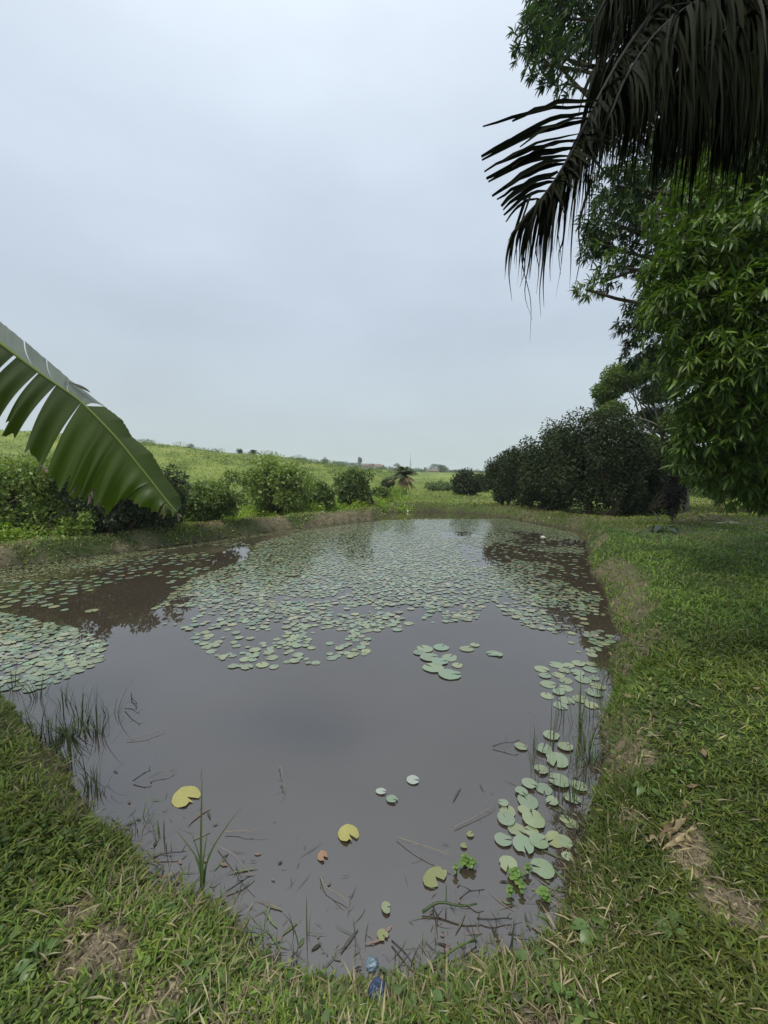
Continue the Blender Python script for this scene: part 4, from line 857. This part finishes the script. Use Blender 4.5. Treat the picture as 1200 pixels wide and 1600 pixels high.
for k, (x, y, n, h, lb) in enumerate(((105, 1150, 34, .17, 'leafy green tussock standing in the water off the left bank'), (80, 1175, 22, .13, 'smaller leafy tussock tight against the left bank'), (128, 1135, 20, .16, 'leafy tussock outermost among the left reeds'), (905, 1290, 16, .12, 'leafy tussock at the foot of the right bank beside the pads'), (925, 1190, 22, .17, 'leafy tussock at the foot of the right bank among tall reeds'))):
    reed(lb, x, y, n, 480 + k, 'leafy_tussock', 'grass tussock', None, (h * .4, h), .011, 1.5)
# the tall sedge tuft by the near bank, blade by blade
p0 = G(315, 1395); p0[2] = 0.; t = thing('sedge_tuft', 'tall pointed sedge tuft at the near left waterline', 'sedge', p0)
for (x, y, q, w_) in ((316, 1216, 0, .013), (378, 1262, .1, .010), (268, 1292, .05, .009), (300, 1330, 0, .010), (335, 1325, .04, .012), (325, 1300, .02, .009), (355, 1420, -.02, .015), (298, 1300, .03, .007)):
    e = P(x, y, p0[1] + q * 1. + .03); V, F_ = strip(bez([p0 - [0, 0, .03], p0 * .65 + e * .35 + [(p0[0] - e[0]) * .25, 0, .02], p0 * .25 + e * .75 + [(p0[0] - e[0]) * .12, 0, .02], e], 12), lambda s: w_ * np.clip(1.1 - s, .06, 1), (1, .3, 0), .22)
    obj('blade', mesh('blade', V, F_, m_reed), t, True)
Nr = [(478, 1470, 5, .16), (395, 1470, 5, .12), (370, 1455, 4, .10), (420, 1490, 5, .10), (540, 1520, 6, .09), (335, 1440, 4, .12), (700, 1510, 5, .10), (620, 1520, 4, .11), (660, 1505, 5, .07), (760, 1500, 5, .12), (800, 1490, 5, .12), (860, 1455, 5, .1), (455, 1500, 5, .09)]
rl = row_labels([G(q[0], q[1]) for q in Nr], 'sparse shoots at the near waterline')
for k, (x, y, n, h) in enumerate(Nr): reed(rl[k], x, y, n, 500 + k, 'grass_shoots', 'grass shoots', 'grass shoots along the near waterline', (h * .5, h * 1.3), .006, .5)
# bent stems and twigs lying on the water
tw = [((770, 1166), (812, 1156), 'thin bent twig floating right of centre', 0), ((738, 1168), (0, 0), '', 0), ((710, 1292), (775, 1258), 'straight pale stalk pointing at the pad cluster', 1), ((620, 1308), (706, 1337), 'long pale dry stem afloat left of the weeds', 1), ((500, 1366), (543, 1426), 'pale stem slanting towards the bottom centre', 1),
      ((198, 1155), (258, 1141), 'pale grass stalk floating off the left bank', 1), ((436, 1196), (440, 1216), 'short white stalk above its twin in open water', 1), ((438, 1222), (447, 1234), 'short white stalk below its twin in open water', 1), ((352, 1300), (396, 1303), 'pale stalk lying across the sedge tuft', 1),
      ((340, 1322), (398, 1370), 'grass blade bent from the sedge onto the water', 1), ((353, 1393), (398, 1368), 'dark wet twig right of the sedge tuft', 0), ((238, 1215), (272, 1203), 'thin twig above the yellow leaf', 1), ((208, 1220), (236, 1204), 'dark thin twig left of the yellow leaf', 0),
      ((612, 1470), (650, 1515), 'dark stick leaning at the bottom centre', 0), ((655, 1515), (745, 1470), 'green stem sloping from the near bank', 2), ((660, 1425), (745, 1412), 'broad submerged green blade near the bottom', 2), ((676, 1414), (684, 1440), 'short dark stick beside the submerged blade', 0),
      ((745, 1435), (800, 1436), 'dark twig among the weeds near the right corner', 0), ((718, 1405), (757, 1390), 'dark twig just under the floating weed', 0), ((790, 1500), (803, 1440), 'dark upright stick at the right near corner', 0), ((890, 1345), (908, 1372), 'dark stick against the foot of the right bank', 0),
      ((195, 1107), (218, 1115), 'small forked twig in open water off the left reeds', 0), ((205, 1083), (212, 1105), 'upright twig in open water off the left reeds', 0), ((240, 1340), (290, 1330), 'black twig in the left corner shallows', 0), ((205, 1345), (250, 1362), 'black twig close to the left corner bank', 0), ((262, 1385), (280, 1362), 'dark leafy twig below the yellow leaf', 0)]
for k, (a, b_, lb, kind_) in enumerate(tw):
    if not lb: continue
    A, B = G(*a, .012), G(*b_, .012 if k % 3 else .05); g = np.random.default_rng(600 + k); L_ = np.linalg.norm(B - A); M1 = A * .6 + B * .4 + g.normal(size=3) * [.05, .05, .02] * L_ + [0, 0, .008]; M2 = A * .25 + B * .75 + g.normal(size=3) * [.05, .05, .02] * L_ + [0, 0, .008]
    t = thing('floating_twig', lb, 'twig' if kind_ != 2 else 'stem', A); pts = bez([A, M1, M2, B], 10); r0 = .0022 + .0012 * (kind_ == 0) + .004 * (kind_ == 2)
    mm = (m_reeddark, m_drytwig, m_reed)[kind_]
    obj('stem', mesh('stem', *tube(pts, np.linspace(r0, r0 * .5, 10), 6), mm), t, True)
    for q in (4, 7):
        e = pts[q] + g.normal(size=3) * [.03, .03, .0] + [0, 0, .012]; obj('side_shoot', mesh('side_shoot', *tube(np.array([pts[q], (pts[q] + e) / 2 + [0, 0, .003], e]), [r0 * .6, r0 * .5, r0 * .3], 4), mm), t, True)
g = np.random.default_rng(640); mbx = MB(); m_sunk = M('sunken_litter', (1, 1, 1), .8, .2, attr=True)
n = 0
while n < 420:
    px, py = g.uniform(160, 930), g.uniform(1190, 1540)
    c = G(px, py, .003); d = -float(sdist(c[:1], c[1:2])[0])
    if d < .01 or g.random() > math.exp(-d / .16): continue
    n += 1; a = g.uniform(0, 6.28); L_ = g.uniform(.015, .13) * (1 if g.random() < .6 else .35); o_ = np.array([math.cos(a), math.sin(a), 0]); q_ = np.linspace(0, 1, 6)[:, None]; b_ = g.normal() * .25
    p = c + o_ * L_ * q_ + np.array([-o_[1], o_[0], 0]) * b_ * L_ * q_ ** 2 + [0, 0, g.uniform(0, .004)]
    col = np.array([[.10, .10, .085], [.14, .135, .10], [.05, .05, .035], [.11, .14, .07], [.17, .12, .10]][g.integers(5)]) * g.uniform(.7, 1.2); w_ = g.uniform(.0015, .004) if g.random() < .75 else g.uniform(.008, .016)
    V, F_ = strip(p, lambda s: w_ * np.clip(np.sin(np.pi * np.clip(s, .1, .95)), .2, 1), (-o_[1], o_[0], 0), .05); mbx.add(V, F_, col)
o = mbx.build('floating_litter', m_sunk, None); tag(o, 'bits of stem and leaf floating along the near waterline', kind='stuff')
def rosette(label, px, py, wpx, seed, n=12):
    g = np.random.default_rng(seed); c = G(px, py, .01); r = pxr(px, py, wpx); t = thing('floating_weed', label, 'water plant', c)
    for q in range(n):
        a = q * 2.4; rr2 = r * (.25 + .7 * (q / n)) ; o_ = np.array([math.cos(a), math.sin(a), 0]); c2 = o_ * rr2 * .7 + [0, 0, .006 + .03 * (1 - q / n)]; R2 = r * .36 * g.uniform(.8, 1.2)
        th = np.linspace(0, 6.283, 9)[:-1]; nrm_ = norm(o_ * .35 + np.array([0, 0, 1.]) + g.normal(size=3) * .15); u_ = norm(np.cross(nrm_, [0, 1., .1])); v_ = np.cross(nrm_, u_)
        V = np.concatenate([[c2], c2 + R2 * (np.cos(th)[:, None] * u_ + np.sin(th)[:, None] * v_) + nrm_ * R2 * .25]); i = np.arange(8)
        obj('leaf', mesh('leaf', V, np.stack([i * 0, i + 1, (i + 1) % 8 + 1], -1), m_lettuce), t)
    obj('root', mesh('root', *tube(np.array([[0, 0, .02], [0, 0, -.05]]), [.008, .004], 5), m_reeddark), t)
rosette('light green floating weed rosette left of the pad cluster', 727, 1350, 22, 701, 14); rosette('small weed rosette just below the first one', 712, 1362, 14, 702, 8); rosette('weed rosette right beside the first one', 738, 1354, 16, 705, 9)
rosette('bright floating weed rosette under the lowest pads', 806, 1372, 28, 703, 16); rosette('small bright rosette below the lowest pads', 797, 1398, 18, 706, 9); rosette('lone bright rosette at the foot of the right bank', 850, 1402, 26, 704, 12); rosette('small rosette right of the lowest pads', 824, 1362, 16, 707, 8); rosette('small bright rosette joining the lowest pair', 816, 1392, 16, 708, 8)

# ------------------------------------------------------------------ fallen leaves, debris and litter on the banks
def dry_leaf(label, px, py, wpx, seed, mat=None, z=.31, lift=.03, name='fallen_leaf'):
    g = np.random.default_rng(seed); c = G(px, py, z); c[2] = gz_at(c[0], c[1]) + lift; r = pxr(px, py, wpx) * 2; a = g.uniform(-1.0, 1.0); o_ = np.array([math.cos(a), math.sin(a), 0])
    s = np.linspace(-.5, .5, 8)[:, None]; p = c + o_ * r * s + np.array([0, 0, 1.]) * r * (.25 * s ** 2 + .03 * np.sin(s * 9))
    V, F_ = strip(p, lambda s: r * .30 * np.sin(np.pi * np.clip(s, .06, .95)), (-o_[1], o_[0], g.normal() * .25), g.uniform(-.3, .45)); V = V + g.normal(size=V.shape) * r * .012
    o = obj(name, mesh(name, V, F_, mat or m_dry)); return tag(o, label, 'leaf')
for k, (x, y, w_, lb) in enumerate(((988, 1077, 26, 'pale curled dead leaf on the brow of the right bank'), (1037, 1027, 20, 'pale dead leaf lying in the grass above the curled one'), (1100, 1178, 20, 'dead leaf in the middle of the right lawn'), (1082, 1213, 20, 'whitish dead leaf below the middle one'),
        (1015, 1062, 14, 'small dead leaf right of the curled one'), (1085, 1112, 16, 'straw coloured leaf in the shaded grass at right'), (962, 1290, 18, 'dead leaf by the right waterline'), (1000, 1345, 22, 'dead leaf below the big dried scrap'), (790, 1548, 24, 'curled brown leaf at the near bank right of centre'),
        (355, 1560, 26, 'brown leaf scrap on the near bank left of centre'), (190, 1345, 20, 'straw scrap by the bare patch at left'), (100, 1410, 24, 'straw coloured stalk on the left bank'), (1180, 1100, 14, 'small yellow leaf at the right edge'), (1160, 880, 12, 'small leaf on the far right lawn'), (1010, 905, 12, 'small leaf above the eroded bank'))):
    dry_leaf(lb, x, y, w_, 800 + k)
# big dried banana leaf scrap
c = G(1075, 1290, .31); c[2] = gz_at(c[0], c[1]) + .02; t = thing('dried_leaf_scrap', 'large crumpled brown dried leaf lying on the right bank', 'dead leaf', c)
g = np.random.default_rng(850)
for q, (x0, y0, x1, y1, w_) in enumerate(((1058, 1288, 1100, 1262, .05), (1070, 1282, 1105, 1268, .03), (1030, 1315, 1075, 1288, .025), (1045, 1312, 1090, 1290, .018), (1035, 1330, 1090, 1308, .022), (1060, 1320, 1085, 1318, .022), (1040, 1300, 1072, 1276, .016), (1100, 1296, 1160, 1300, .016), (1010, 1325, 1045, 1318, .018), (1050, 1326, 1095, 1300, .014))):
    A, B = G(x0, y0, c[2]), G(x1, y1, c[2]); s = np.linspace(0, 1, 9)[:, None]; p = A * (1 - s) + B * s + np.array([0, 0, 1.]) * (.028 * np.abs(np.sin(s * g.uniform(3, 7))) + g.uniform(.0, .02)) + g.normal(size=(9, 3)) * .006
    V, F_ = strip(p, lambda s: w_ * (.5 + .5 * np.sin(np.pi * np.clip(s, .05, .95))), (-(B - A)[1], (B - A)[0], .3), .3 if q % 2 else -.2); obj('strip', mesh('strip', V + g.normal(size=V.shape) * .0045, F_, m_dry), t, True)
# heap of cut fronds on the far lawn
c = G(1105, 820, .35); c[2] = gz_at(c[0], c[1]); t = thing('debris_heap', 'low heap of dried fronds and cut branches on the lawn under the trees', 'debris heap', c)
for q in range(26):
    x = g.uniform(1070, 1135); A = G(x, g.uniform(815, 826), .35); A[2] = c[2] + .05; a = g.normal() * .5 + (0 if q % 2 else 3.1); o_ = np.array([math.cos(a), math.sin(a) * .5, 0]); L_ = g.uniform(.3, .7); s = np.linspace(0, 1, 7)[:, None]
    hh = .22 * math.exp(-((x - 1080) / 28) ** 2); p = A + o_ * L_ * s + np.array([0, 0, 1.]) * (hh * (1 - s) + .05 * np.sin(s * 3)); V, F_ = strip(p, lambda s: .06 * np.sin(np.pi * np.clip(s, .1, .95)), (-o_[1], o_[0], .3), .3)
    obj('dry_strip', mesh('dry_strip', V, F_, m_bark if q % 3 else m_dry), t, True)
for q, (x, y) in enumerate(((1125, 826), (1138, 824), (1146, 826))):
    A = G(x, y, .35); A[2] = c[2] + .04; V, F_ = strip(A + np.linspace(-.16, .16, 6)[:, None] * np.array([1, .2, 0]) + [0, 0, .02], .07, (0, 1, .4), .2); o = obj('pale_husk', mesh('pale_husk', V, F_, m_palebark if False else m_drytwig), t, True)
# blue plastic at the near bank: crumpled bag with pale top
def blob(name, c, r, mat, parent, seed, amp=.3):
    bm = bmesh.new(); bmesh.ops.create_icosphere(bm, subdivisions=4, radius=1); g = np.random.default_rng(seed); V = np.array([v.co[:] for v in bm.verts])
    d = np.zeros(len(V))
    for k in range(14):
        n_ = norm(g.normal(size=3)); d += amp / 14 * np.abs(np.sin(V @ n_ * g.uniform(3, 9) + g.uniform(0, 6)))
    V = V * (1 - d[:, None]) * np.asarray(r) + np.asarray(c); 
    for v, q in zip(bm.verts, V): v.co = q
    me = bpy.data.meshes.new(name); bm.to_mesh(me); bm.free(); me.materials.append(mat)
    for p in me.polygons: p.use_smooth = True
    return obj(name, me, parent)
c = G(590, 1540, .07); c[2] = gz_at(c[0], c[1]) + .045; t = thing('plastic_bag', 'crumpled dark blue plastic bag at the near waterline', 'plastic bag', c)
blob('bag_body', (0, -.02, 0), (.05, .055, .055), m_blue, t, 5, .5); blob('bag_mouth', (-.02, .055, .015), (.036, .032, .03), m_palebag, t, 6, .6)
c = G(637, 800, .0); t = thing('plastic_bottle', 'tiny white bottle caught upright at the far bank of the pond', 'bottle', (c[0], c[1] - .25, 0))
obj('body', mesh('body', *tube(np.array([[0, 0, -.02], [0, 0, .08], [0, 0, .11], [0, 0, .13]]), [.035, .035, .02, .014], 10), m_white), t); obj('cap', mesh('cap', *tube(np.array([[0, 0, .13], [0, 0, .15]]), [.016, .016], 10), m_blue), t)
# single broader weeds rooted in the near banks
for k, (x, y, n, h, ll) in enumerate(((618, 1530, 5, .06, .05), (700, 1540, 5, .04, .05), (930, 1420, 6, .05, .06), (840, 1455, 4, .05, .05), (250, 1395, 5, .04, .045), (1050, 1420, 6, .04, .06), (60, 1480, 5, .05, .06), (1010, 1235, 5, .04, .05))):
    b0 = G(x, y, .2); b0[2] = gz_at(*b0[:2]); broad_plant(['small weed by the blue bag at the waterline', 'leafy weed on the near bank right of the blue bag', 'leafy weed on the lower right bank', 'weed at the right near corner of the water', 'weed on the left corner of the bank above the bare patch', 'leafy weed in the lower right lawn', 'leafy weed in the lower left lawn', 'weed on the right bank above the dried scrap'][k],
        b0, n, h, ll, (.085, .14, .035), 900 + k, cat='weed')

# ------------------------------------------------------------------ grass (nobody could count it)
def grass(name, label, n, r0, r1, ln, wd, tint, seed, dens, azm=56, lie=.6, jit=.35, segs=3, dryf=.035, zoff=0, rpow=1.):
    g = np.random.default_rng(seed); u = g.uniform(0, 1, n) ** rpow; r = np.exp(math.log(r0) + u * math.log(r1 / r0)); a = R(azm) * g.uniform(-1, 1, n)
    x, y = r * np.sin(a), r * np.cos(a); d = sdist(x, y); keep = g.random(n) < dens(x, y, d); x, y, d, r = x[keep], y[keep], d[keep], r[keep]; n = len(x)
    z = height(x, y, d); p = np.stack([x, y, z - .004], -1)
    th = g.uniform(0, 6.283, n); o_ = np.stack([np.cos(th), np.sin(th), np.zeros(n)], -1); sd = np.stack([-np.sin(th), np.cos(th), g.normal(size=n) * .4], -1)
    cl = vn(x * 3.1, y * 3.1, 70) ; sc_ = (1 + r * ln[2]) * (.6 + .8 * cl)
    L_ = g.uniform(ln[0], ln[1], n) * sc_; W_ = wd[0] * g.uniform(.6, 1.4, n) * (1 + r * wd[1]); le = g.uniform(.15, 1.3, n) * lie
    t0 = norm(o_ * le[:, None] + np.array([0, 0, 1.])); t1 = norm(o_ * (le * 2.2 + .2)[:, None] + np.array([0, 0, .7])); t2 = norm(o_ * (le * 3)[:, None] + np.array([0, 0, .1]))
    q1 = p + t0 * (L_ * .35)[:, None]; q2 = q1 + t1 * (L_ * .35)[:, None]; q3 = q2 + t2 * (L_ * .3)[:, None]; w1 = sd * (W_ * .5)[:, None]
    V = np.stack([p - w1 * .6, p + w1 * .6, q1 + w1, q1 - w1, q2 + w1 * .75, q2 - w1 * .75, q3], 1).reshape(-1, 3); i = np.arange(n) * 7
    Fq = np.concatenate([np.stack([i, i + 1, i + 2, i + 3], -1), np.stack([i + 3, i + 2, i + 4, i + 5], -1)]); Ft = np.stack([i + 5, i + 4, i + 6], -1)
    big = fbm(x * .9, y * .9, 3, 91); br = g.uniform(1 - jit, 1 + jit, n) * (.30 + 1.35 * big); hs = g.uniform(-.15, .2, n) + (fbm(x * .5, y * .5, 2, 92) - .5) * .5
    col = np.asarray(tint)[None] * br[:, None] * np.stack([1 + hs, np.ones(n), 1 - hs * .5], -1)
    dm = g.random(n) < dryf + .30 * soil_mask(x, y, d); col[dm] = np.array([.26, .215, .12]) * g.uniform(.5, 1.3, dm.sum())[:, None]
    return tag(obj(name, mesh(name, V, [Fq, Ft], m_grass, np.repeat(col, 7, 0), False)), label, kind='stuff')
BAG = G(590, 1545, .07)
def dn(x, y, d):
    s = soil_mask(x, y, d); return np.where((d > .01) & (np.hypot(x - BAG[0], y - BAG[1]) > .075), np.clip(1 - s * .97, .0, 1), 0)
grass('near_grass', 'short broad bladed grass on the near banks', 130000, .75, 4.2, (.022, .078, .06), (.0052, .12), (.120, .172, .030), 1, dn, lie=.85, jit=.5)
grass('bank_grass', 'grass over the right bank and lawn', 150000, 3.5, 24, (.035, .08, .07), (.0052, .17), (.118, .176, .028), 2, dn, lie=.7, dryf=.04)
grass('meadow_grass', 'rough grass of the meadow and slopes', 90000, 18, 110, (.08, .18, .012), (.025, .03), (.19, .245, .06), 3, lambda x, y, d: np.where(d > .8, .9, 0), lie=.5)
def dw(x, y, d): return np.where((d > -.05) & (d < .22), (1 - berm_w(x, y)) * (.15 + .85 * S((fbm(x * 3, y * 3, 3, 44) - .42) / .15)), 0) * np.where(np.hypot(x, y) < 9, 1, .3)
grass('waterline_grass', 'longer grass and dry straws hanging over the waterline', 110000, 1.0, 14, (.035, .095, .05), (.0050, .12), (.10, .155, .028), 4, dw, lie=.9, dryf=.10)
grass('berm_grass', 'mixed dry and green grass on the low dikes', 140000, 6.5, 34, (.035, .085, .05), (.006, .14), (.27, .29, .12), 6, lambda x, y, d: np.where((d > .02) & (d < 2.2), berm_w(x, y) * .95, 0), lie=.8, dryf=.4)
g = np.random.default_rng(17)
def straws(n, r0, r1):
    r = np.exp(g.uniform(math.log(r0), math.log(r1), n)); a = R(56) * g.uniform(-1, 1, n); x, y = r * np.sin(a), r * np.cos(a); d = sdist(x, y); k = (d > .02) & (g.random(n) < .10 + .8 * soil_mask(x, y, d)); x, y, d, r = x[k], y[k], d[k], r[k]; n = len(x)
    p = np.stack([x, y, height(x, y, d) + g.uniform(.004, .04, n)], -1); th = g.uniform(0, 6.283, n); ax = norm(np.stack([np.cos(th), np.sin(th), g.normal(size=n) * .25], -1)); sd = norm(np.cross(ax, np.array([0, 0, 1.]) + g.normal(size=(n, 3)) * .4)); L_ = (g.uniform(.02, .11, n) * (1 + r * .03))[:, None]; W_ = (g.uniform(.0012, .006, n) * (1 + r * .15))[:, None]
    V = np.stack([p - sd * W_ * .5, p + ax * L_ * .5 - sd * W_ * .5 + [0, 0, .006], p + ax * L_, p + ax * L_ * .5 + sd * W_ * .5 + [0, 0, .006]], 1).reshape(-1, 3); i = np.arange(n) * 4
    col = np.array([.34, .29, .17]) * g.uniform(.3, 1.3, n)[:, None] * np.stack([np.ones(n), g.uniform(.9, 1.1, n), g.uniform(.8, 1.2, n)], -1)
    tag(obj('dead_straw', mesh('dead_straw', V, np.stack([i, i + 1, i + 2, i + 3], -1), m_grass, np.repeat(col, 4, 0), False)), 'dead straw and clippings strewn over the banks', kind='stuff')
straws(42000, .8, 12)
# clover like ground cover between the blades
def cover(n, r0, r1, seed):
    g = np.random.default_rng(seed); r = np.exp(g.uniform(math.log(r0), math.log(r1), n)); a = R(56) * g.uniform(-1, 1, n); x, y = r * np.sin(a), r * np.cos(a); d = sdist(x, y)
    k = (g.random(n) < dn(x, y, d)) & (fbm(x * 2, y * 2, 3, 95) > .52); x, y, d, r = x[k], y[k], d[k], r[k]; n = len(x); z = height(x, y, d)
    p = np.stack([x, y, z + g.uniform(.008, .035, n)], -1); th = g.uniform(0, 6.283, n); ax = norm(np.stack([np.cos(th), np.sin(th), g.normal(size=n) * .35], -1)); nm = norm(np.array([0, 0, 1.]) + g.normal(size=(n, 3)) * .35); sd = norm(np.cross(ax, nm))
    L_ = (g.uniform(.010, .034, n) * (1 + r * .08))[:, None]; W_ = L_ * g.uniform(.5, .8, n)[:, None]
    V = np.stack([p, p + ax * L_ * .35 - sd * W_ * .5, p + ax * L_ * .8 - sd * W_ * .35, p + ax * L_, p + ax * L_ * .8 + sd * W_ * .35, p + ax * L_ * .35 + sd * W_ * .5], 1).reshape(-1, 3); i = np.arange(n) * 6
    col = np.array([.085, .130, .030]) * g.uniform(.4, 1.6, n)[:, None] * np.stack([g.uniform(.8, 1.25, n), np.ones(n), np.ones(n)], -1)
    tag(obj('ground_cover', mesh('ground_cover', V, np.stack([i, i + 1, i + 2, i + 3, i + 4, i + 5], -1), m_grass, np.repeat(col, 6, 0), False)), 'small round leaved ground cover among the grass', kind='stuff')
cover(60000, .75, 6, 5)

# crumbs of earth on the bare places
g = np.random.default_rng(23); n = 60000; r_ = np.exp(g.uniform(math.log(.8), math.log(9), n)); a = R(56) * g.uniform(-1, 1, n); x, y = r_ * np.sin(a), r_ * np.cos(a); d = sdist(x, y)
k = (d > -.02) & (g.random(n) < soil_mask(x, y, d) ** 1.5 + .015); x, y, d = x[k], y[k], d[k]; n = len(x); z = height(x, y, d); sz = (.0025 + .010 * g.random(n) ** 3) * (1 + np.hypot(x, y) * .12)
oc = np.array([[1, 0, 0], [0, 1, 0], [-1, 0, 0], [0, -1, 0], [0, 0, .7], [0, 0, -.6]]); of = np.array([[0, 1, 4], [1, 2, 4], [2, 3, 4], [3, 0, 4], [1, 0, 5], [2, 1, 5], [3, 2, 5], [0, 3, 5]])
V = (np.stack([x, y, z + sz * .2], -1)[:, None] + oc[None] * sz[:, None, None] * g.uniform(.6, 1.3, (n, 6, 1)) + g.normal(size=(n, 6, 3)) * sz[:, None, None] * .25).reshape(-1, 3)
col = np.array([.20, .16, .105]) * g.uniform(.4, 1.6, n)[:, None]
tag(obj('soil_crumbs', mesh('soil_crumbs', V, (of[None] + (np.arange(n) * 6)[:, None, None]).reshape(-1, 3), m_sunk, np.repeat(col, 6, 0), False)), 'crumbs of dry earth on the bare patches of the banks', kind='stuff')

# ------------------------------------------------------------------ air
HAZE = 0.00055
if HAZE:
    hm = bpy.data.materials.new('haze'); hm.use_nodes = True; t = hm.node_tree; t.nodes.clear(); o_ = t.nodes.new('ShaderNodeOutputMaterial'); v_ = t.nodes.new('ShaderNodeVolumePrincipled')
    v_.inputs['Color'].default_value = (.86, .92, 1, 1); v_.inputs['Density'].default_value = HAZE; v_.inputs['Anisotropy'].default_value = .1; t.links.new(v_.outputs[0], o_.inputs['Volume'])
    V, F_ = box((0, 0, 19), (5200, 5200, 60)); tag(obj('haze', mesh('haze', V, F_, hm, None, False)), 'thin pale haze over the far hills', kind='stuff')
